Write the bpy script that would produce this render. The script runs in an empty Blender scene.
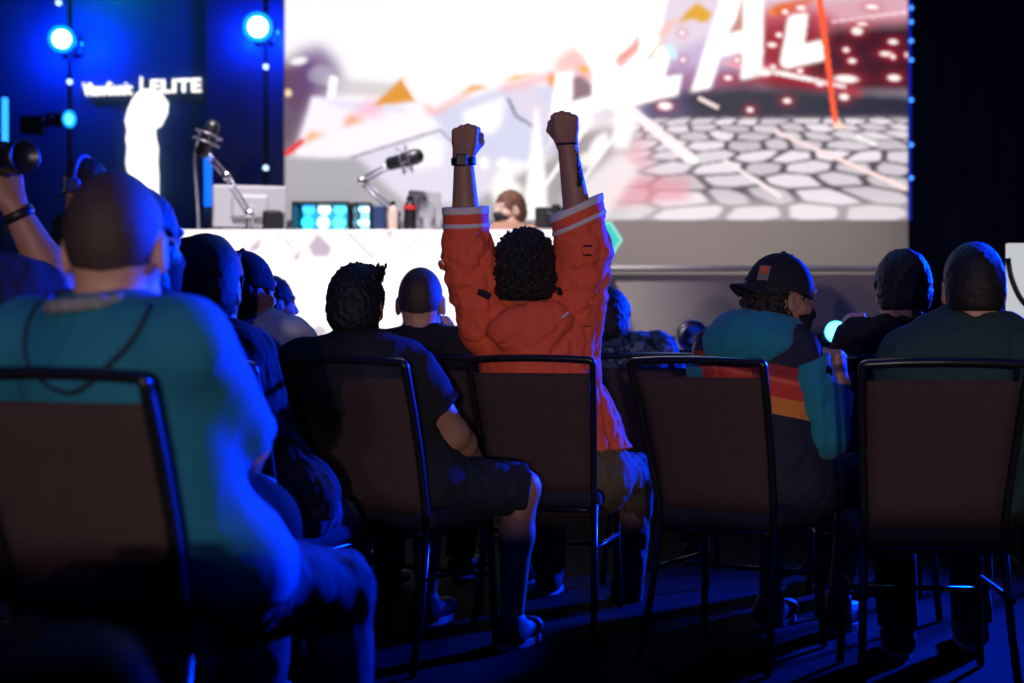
import bpy, bmesh, math, random
import numpy as np
from mathutils import Vector, Matrix

random.seed(7)
rng = np.random.default_rng(11)
SC = bpy.context.scene
COL = SC.collection
H = 1.0                      # eye height of the photographer
FPX = 50.0/36.0*1024.0       # focal length in pixels of a 1024 px wide frame
f32 = np.float32


def A(*v):
    return np.array(v, dtype=float)


def P(px, py, d):
    """point seen at a pixel of the photograph, d metres into the hall"""
    return A((px-512)/FPX*d, d, H+(341.5-py)/FPX*d)


def unit(v):
    v = np.asarray(v, float)
    return v/max(np.linalg.norm(v), 1e-9)


# ------------------------------------------------------------------ materials
MATS = {}


def lin(c):
    return tuple((x/255/12.92) if x/255 <= .04045 else ((x/255+.055)/1.055)**2.4 for x in c)


def mat(name, col, rough=.8, metal=0., bump=0., scale=200., var=.12, vscale=12., sheen=0., sss=0., spec=.3):
    if name in MATS:
        return MATS[name]
    m = bpy.data.materials.new(name)
    m.use_nodes = True
    nt = m.node_tree
    N, L = nt.nodes, nt.links
    b = N['Principled BSDF']
    b.inputs['Roughness'].default_value = rough
    b.inputs['Metallic'].default_value = metal
    b.inputs['Specular IOR Level'].default_value = spec
    if sheen:
        b.inputs['Sheen Weight'].default_value = sheen
    if sss:
        b.inputs['Subsurface Weight'].default_value = sss
        b.inputs['Subsurface Radius'].default_value = (.01, .004, .002)
        b.inputs['Subsurface Scale'].default_value = .5
    tc = N.new('ShaderNodeTexCoord')
    nz = N.new('ShaderNodeTexNoise')
    nz.inputs['Scale'].default_value = vscale
    nz.inputs['Detail'].default_value = 4
    L.new(tc.outputs['Object'], nz.inputs['Vector'])
    mx = N.new('ShaderNodeMix')
    mx.data_type = 'RGBA'
    c = Vector(col)
    mx.inputs[6].default_value = (*(c*(1-var)), 1)
    mx.inputs[7].default_value = (*[min(1, x) for x in c*(1+var)], 1)
    L.new(nz.outputs['Fac'], mx.inputs[0])
    L.new(mx.outputs[2], b.inputs['Base Color'])
    if bump:
        n2 = N.new('ShaderNodeTexNoise')
        n2.inputs['Scale'].default_value = scale
        n2.inputs['Detail'].default_value = 3
        L.new(tc.outputs['Object'], n2.inputs['Vector'])
        bp = N.new('ShaderNodeBump')
        bp.inputs['Strength'].default_value = bump
        bp.inputs['Distance'].default_value = .004
        L.new(n2.outputs['Fac'], bp.inputs['Height'])
        L.new(bp.outputs['Normal'], b.inputs['Normal'])
    MATS[name] = m
    return m


def emit(name, col, strength):
    if name in MATS:
        return MATS[name]
    m = bpy.data.materials.new(name)
    m.use_nodes = True
    b = m.node_tree.nodes['Principled BSDF']
    b.inputs['Base Color'].default_value = (.02, .02, .02, 1)
    b.inputs['Emission Color'].default_value = (*col, 1)
    b.inputs['Emission Strength'].default_value = strength
    MATS[name] = m
    return m


def picture_mat(name, strength):
    m = bpy.data.materials.new(name)
    m.use_nodes = True
    nt = m.node_tree
    b = nt.nodes['Principled BSDF']
    b.inputs['Base Color'].default_value = (.01, .01, .01, 1)
    b.inputs['Roughness'].default_value = .7
    at = nt.nodes.new('ShaderNodeAttribute')
    at.attribute_name = 'picture'
    nt.links.new(at.outputs['Color'], b.inputs['Emission Color'])
    b.inputs['Emission Strength'].default_value = strength
    return m


def band_mat(name, bands, slope=(0, 0), rough=.85):
    """knitted cloth with woven stripes: bands = [(height, colour above it), ...] low to high"""
    m = bpy.data.materials.new(name)
    m.use_nodes = True
    nt = m.node_tree
    N, L = nt.nodes, nt.links
    b = N['Principled BSDF']
    b.inputs['Roughness'].default_value = rough
    tc = N.new('ShaderNodeTexCoord')
    dp = N.new('ShaderNodeVectorMath')
    dp.operation = 'DOT_PRODUCT'
    dp.inputs[1].default_value = (slope[0], slope[1], 1)
    L.new(tc.outputs['Object'], dp.inputs[0])
    mr = N.new('ShaderNodeMapRange')
    lo, hi = 0.0, 2.0
    mr.inputs['From Min'].default_value = lo
    mr.inputs['From Max'].default_value = hi
    L.new(dp.outputs['Value'], mr.inputs['Value'])
    rp = N.new('ShaderNodeValToRGB')
    rp.color_ramp.interpolation = 'CONSTANT'
    e = rp.color_ramp.elements
    e[0].position = 0
    e[0].color = (*bands[0][1], 1)
    e[1].position = min(1, (bands[1][0]-lo)/(hi-lo))
    e[1].color = (*bands[1][1], 1)
    for z, c in bands[2:]:
        q = e.new((z-lo)/(hi-lo))
        q.color = (*c, 1)
    L.new(mr.outputs['Result'], rp.inputs['Fac'])
    L.new(rp.outputs['Color'], b.inputs['Base Color'])
    nz = N.new('ShaderNodeTexNoise')
    nz.inputs['Scale'].default_value = 260
    L.new(tc.outputs['Object'], nz.inputs['Vector'])
    bp = N.new('ShaderNodeBump')
    bp.inputs['Strength'].default_value = .25
    bp.inputs['Distance'].default_value = .003
    L.new(nz.outputs['Fac'], bp.inputs['Height'])
    L.new(bp.outputs['Normal'], b.inputs['Normal'])
    return m


def camo_mat(name):
    m = mat(name, (.02, .03, .05), .85, bump=.2, scale=220)
    nt = m.node_tree
    N, L = nt.nodes, nt.links
    tc = N.new('ShaderNodeTexCoord')
    nz = N.new('ShaderNodeTexNoise')
    nz.inputs['Scale'].default_value = 16
    nz.inputs['Detail'].default_value = 1.5
    L.new(tc.outputs['Object'], nz.inputs['Vector'])
    rp = N.new('ShaderNodeValToRGB')
    rp.color_ramp.interpolation = 'CONSTANT'
    e = rp.color_ramp.elements
    e[0].color = (.01, .015, .02, 1)
    e[1].position = .45
    e[1].color = (.05, .08, .11, 1)
    q = e.new(.53)
    q.color = (.015, .03, .045, 1)
    q = e.new(.6)
    q.color = (.12, .16, .2, 1)
    L.new(nz.outputs['Fac'], rp.inputs['Fac'])
    L.new(rp.outputs['Color'], N['Principled BSDF'].inputs['Base Color'])
    return m


# ------------------------------------------------------------------ objects
def link(o, parent=None):
    COL.objects.link(o)
    if parent is not None:
        o.parent = parent
        o.matrix_parent_inverse = Matrix.Translation(-Vector(world_loc(parent)))
    return o


def world_loc(o):
    v = Vector(o.location)
    while o.parent is not None:
        o = o.parent
        v = v + Vector(o.location) if False else v
    return v


def thing(name, label, cat, loc=(0, 0, 0), rz=0., group=None):
    o = bpy.data.objects.new(name, None)
    o.empty_display_size = .1
    o.location = loc
    o.rotation_euler = (0, 0, rz)
    COL.objects.link(o)
    o['label'] = label
    o['category'] = cat
    if group:
        o['group'] = group
    return o


def tag(o, label, cat, group=None, kind=None):
    o['label'] = label
    o['category'] = cat
    if group:
        o['group'] = group
    if kind:
        o['kind'] = kind
    return o


def obj(name, me, m, parent=None, world=False, smooth=None):
    """link one mesh object; with world=True the vertices are world points under an unrotated parent"""
    if isinstance(me, bmesh.types.BMesh):
        bm = me
        me = bpy.data.meshes.new(name)
        bm.to_mesh(me)
        bm.free()
    if smooth is not None:
        me.polygons.foreach_set('use_smooth', [smooth]*len(me.polygons))
    o = bpy.data.objects.new(name, me)
    for x in (m if isinstance(m, (list, tuple)) else [m]):
        me.materials.append(x)
    COL.objects.link(o)
    if parent is not None:
        o.parent = parent
        if world:
            r = parent
            off = Vector((0, 0, 0))
            while r is not None:
                off += Vector(r.location)
                r = r.parent
            o.location = -off
    return o


def struct(name, me, m, smooth=None):
    o = obj(name, me, m, smooth=smooth)
    o['kind'] = 'structure'
    return o


def copy_tree(o, parent=None):
    c = o.copy()
    COL.objects.link(c)
    c.parent = parent
    for ch in list(o.children):
        copy_tree(ch, c)
    return c


def box(bm, c, s, rot=None, bev=0., seg=2):
    r = bmesh.ops.create_cube(bm, size=1)
    vs = r['verts']
    bmesh.ops.scale(bm, vec=s, verts=vs)
    if bev:
        es = list({e for v in vs for e in v.link_edges})
        g = bmesh.ops.bevel(bm, geom=es, offset=bev, segments=seg, affect='EDGES', profile=.5)
        vs = list({v for f in g['faces'] for v in f.verts} | {v for v in vs if v.is_valid})
    if rot is not None:
        bmesh.ops.rotate(bm, cent=(0, 0, 0), matrix=rot, verts=vs)
    bmesh.ops.translate(bm, vec=c, verts=vs)
    return vs


def boxm(c, s, rot=None, bev=0.):
    bm = bmesh.new()
    box(bm, c, s, rot, bev)
    return bm


def tube(bm, pts, r, n=10, closed=False, rect=None):
    """sweep a round (or rounded rectangular) section along a smooth polyline"""
    pts = [Vector(p) for p in pts]
    m = len(pts)
    rs = r if isinstance(r, (list, tuple)) else [r]*m
    rings = []
    up = None
    for i, p in enumerate(pts):
        a = pts[i-1] if (i > 0 or closed) else p
        b = pts[(i+1) % m] if (i < m-1 or closed) else p
        t = (b-a).normalized()
        if up is None:
            up = t.orthogonal().normalized()
            if rect is not None:
                up = Vector(rect[2])-t*t.dot(Vector(rect[2]))
                up.normalize()
        up = (up-t*up.dot(t)).normalized()
        sd = t.cross(up)
        ring = []
        for k in range(n):
            an = 2*math.pi*k/n
            cx, sy = math.cos(an), math.sin(an)
            if rect is not None:
                e = .45
                cx = math.copysign(abs(cx)**e, cx)*rect[0]
                sy = math.copysign(abs(sy)**e, sy)*rect[1]
                ring.append(bm.verts.new(p+up*cx+sd*sy))
            else:
                ring.append(bm.verts.new(p+(up*cx+sd*sy)*rs[i]))
        rings.append(ring)
    for i in range(m if closed else m-1):
        q, w = rings[i], rings[(i+1) % m]
        for k in range(n):
            bm.faces.new((q[k], q[(k+1) % n], w[(k+1) % n], w[k]))
    if not closed:
        bm.faces.new(rings[0][::-1])
        bm.faces.new(rings[-1])
    return bm


def tubem(pts, r, n=10, closed=False, rect=None):
    bm = bmesh.new()
    tube(bm, pts, r, n, closed, rect)
    bmesh.ops.recalc_face_normals(bm, faces=bm.faces)
    return bm


def fillet(pts, r, seg=5):
    pts = [Vector(p) for p in pts]
    out = [pts[0]]
    for i in range(1, len(pts)-1):
        a, b, c = pts[i-1], pts[i], pts[i+1]
        d1, d2 = (a-b), (c-b)
        q = min(r, d1.length*.49, d2.length*.49)
        p1, p2 = b+d1.normalized()*q, b+d2.normalized()*q
        for k in range(seg+1):
            t = k/seg
            out.append(p1*(1-t)**2+b*2*t*(1-t)+p2*t*t)
    out.append(pts[-1])
    return out


def lathe(bm, prof, cen, axis, n=24):
    """turn (radius, height) pairs round an axis"""
    ax = Vector(axis).normalized()
    u = ax.orthogonal().normalized()
    w = ax.cross(u)
    rings = []
    for r, h in prof:
        c = Vector(cen)+ax*h
        rings.append([bm.verts.new(c+(u*math.cos(2*math.pi*k/n)+w*math.sin(2*math.pi*k/n))*max(r, 1e-4)) for k in range(n)])
    for a, b in zip(rings, rings[1:]):
        for k in range(n):
            bm.faces.new((a[k], a[(k+1) % n], b[(k+1) % n], b[k]))
    bm.faces.new(rings[0][::-1])
    bm.faces.new(rings[-1])
    bmesh.ops.recalc_face_normals(bm, faces=bm.faces)
    return bm


def lathem(prof, cen, axis, n=24):
    return lathe(bmesh.new(), prof, cen, axis, n)


def prism(poly, y0, y1):
    """polygon in the x-z plane given depth along y"""
    bm = bmesh.new()
    a = [bm.verts.new((x, y0, z)) for x, z in poly]
    b = [bm.verts.new((x, y1, z)) for x, z in poly]
    n = len(poly)
    bm.faces.new(a)
    bm.faces.new(b[::-1])
    for k in range(n):
        bm.faces.new((a[k], b[k], b[(k+1) % n], a[(k+1) % n]))
    bmesh.ops.recalc_face_normals(bm, faces=bm.faces)
    return bm


def text_mesh(body, size, extrude, bold=0., space=1.):
    cu = bpy.data.curves.new('lettering', 'FONT')
    cu.body = body
    cu.size = size
    cu.extrude = extrude
    cu.offset = bold
    cu.space_character = space
    cu.align_x = 'LEFT'
    o = bpy.data.objects.new('lettering', cu)
    COL.objects.link(o)
    bpy.context.view_layer.update()
    me = bpy.data.meshes.new_from_object(o.evaluated_get(bpy.context.evaluated_depsgraph_get()))
    COL.objects.unlink(o)
    bpy.data.objects.remove(o)
    return me


# ------------------------------------------------------------------ soft bodies: blended tapered limbs turned into one skin
class Soft:
    def __init__(s, vox):
        s.v = vox
        s.pr = []

    def cone(s, a, b, ra, rb, k=.02, clip=None, op='add'):
        s.pr.append(('c', np.asarray(a, float), np.asarray(b, float), ra, rb, k, clip or [], op))

    def ell(s, c, r, ax=None, k=.02, clip=None, op='add'):
        ax = np.eye(3) if ax is None else np.asarray(ax, float)
        s.pr.append(('e', np.asarray(c, float), np.asarray(r, float), ax, None, k, clip or [], op))

    def bx(s, c, r, ax=None, k=.01, rd=.005, clip=None, op='add'):
        ax = np.eye(3) if ax is None else np.asarray(ax, float)
        s.pr.append(('b', np.asarray(c, float), np.asarray(r, float), ax, rd, k, clip or [], op))

    def mesh(s, name, disp=None, clip=(), post=()):
        v = s.v
        lo, hi = A(9e9, 9e9, 9e9), A(-9e9, -9e9, -9e9)
        bbs = []
        for p in s.pr:
            if p[0] == 'c':
                r = max(p[3], p[4])
                a, b = np.minimum(p[1], p[2])-r, np.maximum(p[1], p[2])+r
            else:
                r = np.linalg.norm(p[2]) if p[0] == 'b' else None
                if p[0] == 'e':
                    ext = np.sqrt(((p[3]*p[2][:, None])**2).sum(0))
                else:
                    ext = np.abs(p[3]*p[2][:, None]).sum(0)
                a, b = p[1]-ext, p[1]+ext
            bbs.append((a, b))
            if p[7] == 'add':
                lo, hi = np.minimum(lo, a), np.maximum(hi, b)
        pad = .03
        lo, hi = lo-pad, hi+pad
        n = np.ceil((hi-lo)/v).astype(int)+1
        F = np.full(n, .08, f32)
        for p, (a, b) in zip(s.pr, bbs):
            g = p[5]+4*v+.012
            i0 = np.clip(np.floor((a-g-lo)/v).astype(int), 0, n-1)
            i1 = np.clip(np.ceil((b+g-lo)/v).astype(int)+1, 1, n)
            if np.any(i1 <= i0):
                continue
            X, Y, Z = np.meshgrid(*[(lo[q]+v*np.arange(i0[q], i1[q])).astype(f32) for q in range(3)], indexing='ij', sparse=True)
            if p[0] == 'c':
                pa, ba = p[1], p[2]-p[1]
                L2 = max(float(ba@ba), 1e-12)
                t = np.clip(((X-pa[0])*ba[0]+(Y-pa[1])*ba[1]+(Z-pa[2])*ba[2])/L2, 0, 1)
                d = np.sqrt((X-pa[0]-t*ba[0])**2+(Y-pa[1]-t*ba[1])**2+(Z-pa[2]-t*ba[2])**2)-(p[3]+(p[4]-p[3])*t)
            else:
                ax = p[3]
                dx, dy, dz = X-p[1][0], Y-p[1][1], Z-p[1][2]
                q = [dx*ax[i][0]+dy*ax[i][1]+dz*ax[i][2] for i in range(3)]
                r = p[2]
                if p[0] == 'e':
                    k0 = np.sqrt((q[0]/r[0])**2+(q[1]/r[1])**2+(q[2]/r[2])**2)
                    k1 = np.sqrt((q[0]/r[0]**2)**2+(q[1]/r[1]**2)**2+(q[2]/r[2]**2)**2)
                    d = k0*(k0-1)/np.maximum(k1, 1e-6)
                else:
                    rd = p[4]
                    e = [np.abs(q[i])-(r[i]-rd) for i in range(3)]
                    d = np.sqrt(sum(np.maximum(x, 0)**2 for x in e))+np.minimum(np.maximum(np.maximum(e[0], e[1]), e[2]), 0)-rd
            for (cp, cn) in p[6]:
                d = np.maximum(d, (X-cp[0])*cn[0]+(Y-cp[1])*cn[1]+(Z-cp[2])*cn[2])
            sl = tuple(slice(i0[q], i1[q]) for q in range(3))
            f = F[sl]
            k = p[5]
            if p[7] == 'add':
                h = np.clip(.5+.5*(d-f)/k, 0, 1)
                F[sl] = d*(1-h)+f*h-k*h*(1-h)
            else:
                h = np.clip(.5-.5*(f+d)/k, 0, 1)
                F[sl] = f*(1-h)+(-d)*h+k*h*(1-h)
        X, Y, Z = np.meshgrid(*[(lo[q]+v*np.arange(n[q])).astype(f32) for q in range(3)], indexing='ij', sparse=True)
        if disp is not None:
            near = np.abs(F) < .03
            I = np.argwhere(near)
            pts = lo+v*I
            F[near] += disp(pts).astype(f32)
        for (cp, cn) in clip:
            F = np.maximum(F, (X-cp[0])*cn[0]+(Y-cp[1])*cn[1]+(Z-cp[2])*cn[2])
        F = F.astype(f32)
        F[0], F[-1] = .05, .05
        F[:, 0], F[:, -1] = .05, .05
        F[:, :, 0], F[:, :, -1] = .05, .05
        return nets(F, lo, v, name)


def nets(F, lo, v, name):
    ins = F < 0
    cnt = np.zeros(np.array(F.shape)-1, np.int8)
    for i in (0, 1):
        for j in (0, 1):
            for k in (0, 1):
                cnt += ins[i:F.shape[0]-1+i, j:F.shape[1]-1+j, k:F.shape[2]-1+k]
    act = (cnt > 0) & (cnt < 8)
    I = np.argwhere(act)
    ids = np.full(act.shape, -1, np.int32)
    ids[tuple(I.T)] = np.arange(len(I))
    acc = np.zeros((len(I), 3))
    num = np.zeros(len(I))
    cor = [A(i, j, k) for i in (0, 1) for j in (0, 1) for k in (0, 1)]
    for a in cor:
        for q in range(3):
            if a[q] == 0:
                b = a.copy()
                b[q] = 1
                fa = F[tuple((I+a.astype(int)).T)]
                fb = F[tuple((I+b.astype(int)).T)]
                cr = (fa < 0) != (fb < 0)
                t = np.where(cr, fa/np.where(cr, fa-fb, 1), 0)
                acc += (a+(b-a)*t[:, None])*cr[:, None]
                num += cr
    V = lo+v*(I+acc/np.maximum(num, 1)[:, None])
    quads = []
    for q in range(3):
        u, w = (q+1) % 3, (q+2) % 3
        s0 = [slice(None)]*3
        s1 = [slice(None)]*3
        s0[q] = slice(0, -1)
        s1[q] = slice(1, None)
        a, b = ins[tuple(s0)], ins[tuple(s1)]
        E = np.argwhere(a != b)
        E = E[(E[:, u] > 0) & (E[:, w] > 0) & (E[:, u] < F.shape[u]-1) & (E[:, w] < F.shape[w]-1)]
        sg = a[tuple(E.T)]
        du = np.zeros(3, int)
        du[u] = 1
        dw = np.zeros(3, int)
        dw[w] = 1
        q4 = np.stack([ids[tuple((E-du-dw).T)], ids[tuple((E-dw).T)], ids[tuple(E.T)], ids[tuple((E-du).T)]], 1)
        q4[~sg] = q4[~sg][:, ::-1]
        quads.append(q4)
    Q = np.concatenate(quads)
    Q = Q[(Q >= 0).all(1)]
    me = bpy.data.meshes.new(name)
    me.vertices.add(len(V))
    me.vertices.foreach_set('co', V.astype(f32).ravel())
    me.loops.add(Q.size)
    me.loops.foreach_set('vertex_index', Q.astype(np.int32).ravel())
    me.polygons.add(len(Q))
    me.polygons.foreach_set('loop_start', np.arange(0, Q.size, 4, dtype=np.int32))
    me.polygons.foreach_set('use_smooth', np.ones(len(Q), bool))
    me.update(calc_edges=True)
    me.validate()
    return me


def folds(amp, wl, seed, stretch=(1, 1, .6)):
    r = np.random.default_rng(seed)
    dirs = r.normal(size=(5, 3))*A(*stretch)
    dirs /= np.linalg.norm(dirs, axis=1)[:, None]
    ph = r.uniform(0, 6.28, 5)
    fr = 2*math.pi/(wl*r.uniform(.6, 1.6, 5))

    def fn(p):
        w = np.sin(p@dirs[0]*fr[0]*.6+ph[0])*1.3
        s = 0
        for i in range(1, 5):
            x = np.sin(p@dirs[i]*fr[i]+ph[i]+w*(.5+.3*i))
            s = s+.55*x+.6*((1-np.abs(x))**2-.3)
        return -amp*s*.5
    return fn


def lumps(amp, wl, seed):
    r = np.random.default_rng(seed)
    n = 16
    dirs = r.normal(size=(n, 3))
    dirs /= np.linalg.norm(dirs, axis=1)[:, None]
    ph = r.uniform(0, 6.28, n)
    fr = 2*math.pi/(wl*np.exp(r.uniform(-.7, .9, n)))

    def fn(p):
        s = 0
        for i in range(n):
            s = s+np.sin(p@dirs[i]*fr[i]+ph[i]+1.6*np.sin(p@dirs[(i+3) % n]*fr[i]*.6))
        return amp*s/3.6
    return fn


# ------------------------------------------------------------------ people
def rotz(a):
    return A([math.cos(a), -math.sin(a), 0], [math.sin(a), math.cos(a), 0], [0, 0, 1])


def hand(V, W, U, N, S, curl, sc=1., k=.006):
    U = unit(U)
    N = unit(np.asarray(N)-U*np.dot(N, U))
    S = unit(np.asarray(S)-U*np.dot(S, U)-N*np.dot(S, N))
    off = (.030, .0105, -.0095, -.0285)
    pl = (.084, .089, .084, .075)
    seg = ((.042, .026, .02), (.046, .03, .021), (.042, .028, .02), (.034, .021, .018))
    for i in range(4):
        K = W+(S*off[i]+U*pl[i])*sc
        V.cone(W+S*off[i]*.55*sc, K, .020*sc, .0118*sc, .012)
        V.cone(W+(S*off[i]*.9+U*.045+N*.008)*sc, K+N*.004*sc, .016*sc, .0115*sc, .012)
        V.ell(K+U*.0045*sc-N*.003*sc, A(.0105, .0105, .0105)*sc, None, .003)
        an = 0.
        p = K
        cc = min(1, curl*(1+.06*i))
        for j, L in enumerate(seg[i]):
            an += math.radians((82, 95, 62)[j])*cc
            q = p+(U*math.cos(an)+N*math.sin(an))*L*sc
            V.cone(p, q, (.0105, .0098, .009)[j]*sc, (.0098, .009, .0078)[j]*sc, k if j else .008)
            p = q
    b = W+(S*.024+U*.018+N*.010)*sc
    c = curl
    d1 = unit(U*.75+S*(.75-.25*c)+N*(.25+.35*c))
    d2 = unit(U*.8+S*(.35-.6*c)+N*(.2+.5*c))
    d3 = unit(U*(.9-.5*c)+S*(.15-1.1*c)+N*(.2+.25*c))
    p1 = b+d1*.045*sc
    p2 = p1+d2*.033*sc
    p3 = p2+d3*.026*sc
    V.cone(b, p1, .017*sc, .0125*sc, .012)
    V.cone(p1, p2, .0118*sc, .0105*sc, .006)
    V.cone(p2, p3, .0105*sc, .0085*sc, .006)


SKIN = dict(fair=(.50, .27, .19), tan=(.33, .17, .115), brown=(.16, .075, .05), pale=(.62, .40, .31))


class Person:
    def __init__(s, label, seat=None, yaw=0., J=None, head=None, hyaw=0., hpitch=0., hroll=0., hs=1., size=1., vox=.007,
                 skin='fair', stand=False, bulk=1., curl=(.35, .35), handN=None, group=None, cat='person', lean=0., side=0., drop=0., hsc=1.):
        """seat = (x, y) under the pelvis, yaw = heading clockwise from the stage in degrees"""
        th = math.radians(yaw)
        F, R = A(math.sin(th), math.cos(th), 0), A(math.cos(th), -math.sin(th), 0)
        s.F, s.R, s.vox, s.bulk = F, R, vox, bulk
        s.base = A(seat[0], seat[1], 0)

        def W(x, y, z):
            return s.base+R*x*size+F*y*size+A(0, 0, z)
        s.W = W
        s.root = thing('person', label, cat, tuple(s.base), 0, group)
        s.J = j = {}
        if stand:
            j.update(pelvis=W(0, 0, .96), hipL=W(-.095, 0, .92), hipR=W(.095, 0, .92), kneeL=W(-.11, .02, .5), kneeR=W(.11, .04, .5),
                     ankL=W(-.12, -.02, .09), ankR=W(.12, .0, .09), neck=W(side, lean, 1.5), shL=W(side-.18, lean, 1.44), shR=W(side+.18, lean, 1.44),
                     elL=W(side-.25, lean-.02, 1.15), elR=W(side+.25, lean-.02, 1.15), wrL=W(side-.24, lean+.14, .95), wrR=W(side+.24, lean+.14, .95),
                     head=W(side, lean+.03, 1.66))
        else:
            j.update(pelvis=W(0, -.03, .56), hipL=W(-.09, 0, .54), hipR=W(.09, 0, .54), kneeL=W(-.14, .43, .5), kneeR=W(.14, .43, .5),
                     ankL=W(-.15, .40, .09), ankR=W(.15, .40, .09), neck=W(side, lean-.03, 1.04-drop), shL=W(side-.18, lean-.02, .985-drop), shR=W(side+.18, lean-.02, .985-drop),
                     elL=W(side-.25, lean+.10, .74-drop), elR=W(side+.25, lean+.10, .74-drop), wrL=W(side*.5-.15, .33, .66), wrR=W(side*.5+.15, .33, .66),
                     head=W(side, lean+.02, 1.165-drop))
        if head is not None:
            d = np.asarray(head, float)-j['head']
            for q in ('head', 'neck', 'shL', 'shR', 'elL', 'elR'):
                j[q] = j[q]+d
        if J:
            j.update({q: np.asarray(v, float) for q, v in J.items()})
        a = th+math.radians(hyaw)
        p = math.radians(hpitch)
        hf = A(math.sin(a)*math.cos(p), math.cos(a)*math.cos(p), math.sin(p))
        hr = A(math.cos(a), -math.sin(a), 0)
        hu = np.cross(hr, hf)
        r = math.radians(hroll)
        hr, hu = hr*math.cos(r)-hu*math.sin(r), hu*math.cos(r)+hr*math.sin(r)
        s.hr, s.hf, s.hu, s.hs = hr, hf, hu, hs
        s.hsc = hsc
        s.skin = mat('skin_'+skin, SKIN[skin], .5, bump=.12, scale=350, var=.10, vscale=30, sss=.12, spec=.35)
        s.curl, s.handN = curl, handN or {}
        # trunk frame
        s.tu = unit(j['neck']-j['pelvis'])
        tr = unit(j['shR']-j['shL'])
        s.tr = unit(tr-s.tu*np.dot(tr, s.tu))
        s.tf = np.cross(s.tu, s.tr)
        s.tax = np.stack([s.tr, s.tf, s.tu])

    def hp(s, x, y, z):
        return s.J['head']+(s.hr*x+s.hf*y+s.hu*z)*s.hs

    @property
    def hax(s):
        return np.stack([s.hr, s.hf, s.hu])

    def trunk(s, V, g=0., k=.05, up=True):
        j, b = s.J, s.bulk
        pel, nk = j['pelvis'], j['neck']
        L = np.linalg.norm(nk-pel)
        sw = np.linalg.norm(j['shR']-j['shL'])/2
        sw = min(sw, .2)
        V.cone(j['hipL']+A(0, 0, .02), j['hipR']+A(0, 0, .02), .115*b+g, .115*b+g, k)
        V.ell(pel+s.tu*L*.28+s.tf*.01, A(.148*b+g, .112*b+g, .19+g), s.tax, k)
        V.ell(pel+s.tu*L*.62, A(sw*.93*b+g, .112*b+g, .22+g), s.tax, k)
        V.ell(pel+s.tu*L*.80-s.tf*.005, A(sw*.98+g, .10*b+g, .12+g), s.tax, k)
        V.cone(nk-s.tu*.035, j['shL']*.86+nk*.14, .058+g*.6, .058+g, k)
        V.cone(nk-s.tu*.035, j['shR']*.86+nk*.14, .058+g*.6, .058+g, k)

    def limb(s, V, side, g=0., upto=1., k=.035, fore=None, arm=True):
        """sleeve or arm; upto = share of the upper arm covered, fore = share of the forearm"""
        j = s.J
        a, e, w = j['sh'+side], j['el'+side], j['wr'+side]
        ub = .5+.5*s.bulk
        if fore is None:
            c = a+(e-a)*upto
            V.cone(a, c, (.060+g)*ub, (.060+(.044-.060)*upto+g)*ub, k, [(c, unit(e-a))] if upto < 1 else None)
            return c
        V.cone(a, e, (.060+g)*ub, (.044+g)*ub, k)
        c = e+(w-e)*fore
        V.cone(e, c, (.044+g)*ub, .044+(.030-.044)*fore+g, .025, [(c, unit(w-e))])
        return c

    def body(s, legs=True):
        V = Soft(s.vox)
        j = s.J
        s.trunk(V, 0.)
        for q in 'LR':
            a, e, w = j['sh'+q], j['el'+q], j['wr'+q]
            ub = .5+.5*s.bulk
            V.cone(a, e, .056*ub, .043*ub, .035)
            m = e+(w-e)*.3
            V.cone(e, m, .043*ub, .0455*ub, .02)
            V.cone(m, w, .0455*ub, .029*ub, .02)
            U = unit(w-e)
            hn = s.handN.get(q)
            if hn is None:
                N, U2, S = -s.F*.15+A(0, 0, -1), unit(U*.8+s.F*.5+A(0, 0, -.2)), (s.R if q == 'L' else -s.R)
            else:
                U2, N, S = hn
            hand(V, w+unit(U2)*.006, U2, N, S, s.curl[0 if q == 'L' else 1], 1.02*s.hsc)
            if legs:
                V.cone(j['hip'+q], j['knee'+q], .085, .058, .03)
                V.cone(j['knee'+q], j['knee'+q]+(j['ank'+q]-j['knee'+q])*.35-s.F*.015, .056, .055, .03)
                V.cone(j['knee'+q]+(j['ank'+q]-j['knee'+q])*.35-s.F*.015, j['ank'+q], .055, .036, .03)
                V.cone(j['ank'+q]-A(0, 0, .035), j['ank'+q]+s.F*.14-A(0, 0, .05), .036, .028, .02)
        s.head(V)
        o = obj('body', V.mesh('body'), s.skin, s.root, True)
        return o

    def head(s, V):
        h, j = s.hs, s.J
        ax = s.hax
        V.cone(j['neck']-s.tu*.04, s.hp(0, -.022, -.05), .062*(.6+.4*s.bulk), .055*h, .03)
        V.ell(s.hp(0, -.012, .022), A(.0745, .095, .098)*h, ax, .03)
        V.ell(s.hp(0, .032, -.042), A(.057, .062, .076)*h, ax, .03)
        V.ell(s.hp(0, .07, -.098), A(.024, .02, .017)*h, ax, .025)
        V.cone(s.hp(-.05, .02, -.07), s.hp(-.012, .078, -.10), .014*h, .012*h, .02)
        V.cone(s.hp(.05, .02, -.07), s.hp(.012, .078, -.10), .014*h, .012*h, .02)
        V.cone(s.hp(-.045, .075, .034), s.hp(.045, .075, .034), .013*h, .013*h, .02)
        for sx in (-1, 1):
            V.ell(s.hp(.031*sx, .092, .012), A(.016, .012, .011)*h, ax, .01, op='sub')
            V.ell(s.hp(.031*sx, .077, .011), A(.0135, .0125, .0115)*h, ax, .004)
            V.ell(s.hp(.079*sx, -.008, -.008), A(.010, .023, .034)*h, ax, .008)
            V.ell(s.hp(.086*sx, -.002, -.004), A(.006, .012, .018)*h, ax, .006, op='sub')
            V.cone(s.hp(.05*sx, .06, -.02), s.hp(.058*sx, .035, -.02), .014*h, .014*h, .02)
        V.cone(s.hp(0, .088, .02), s.hp(0, .108, -.024), .008*h, .012*h, .012)
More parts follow.
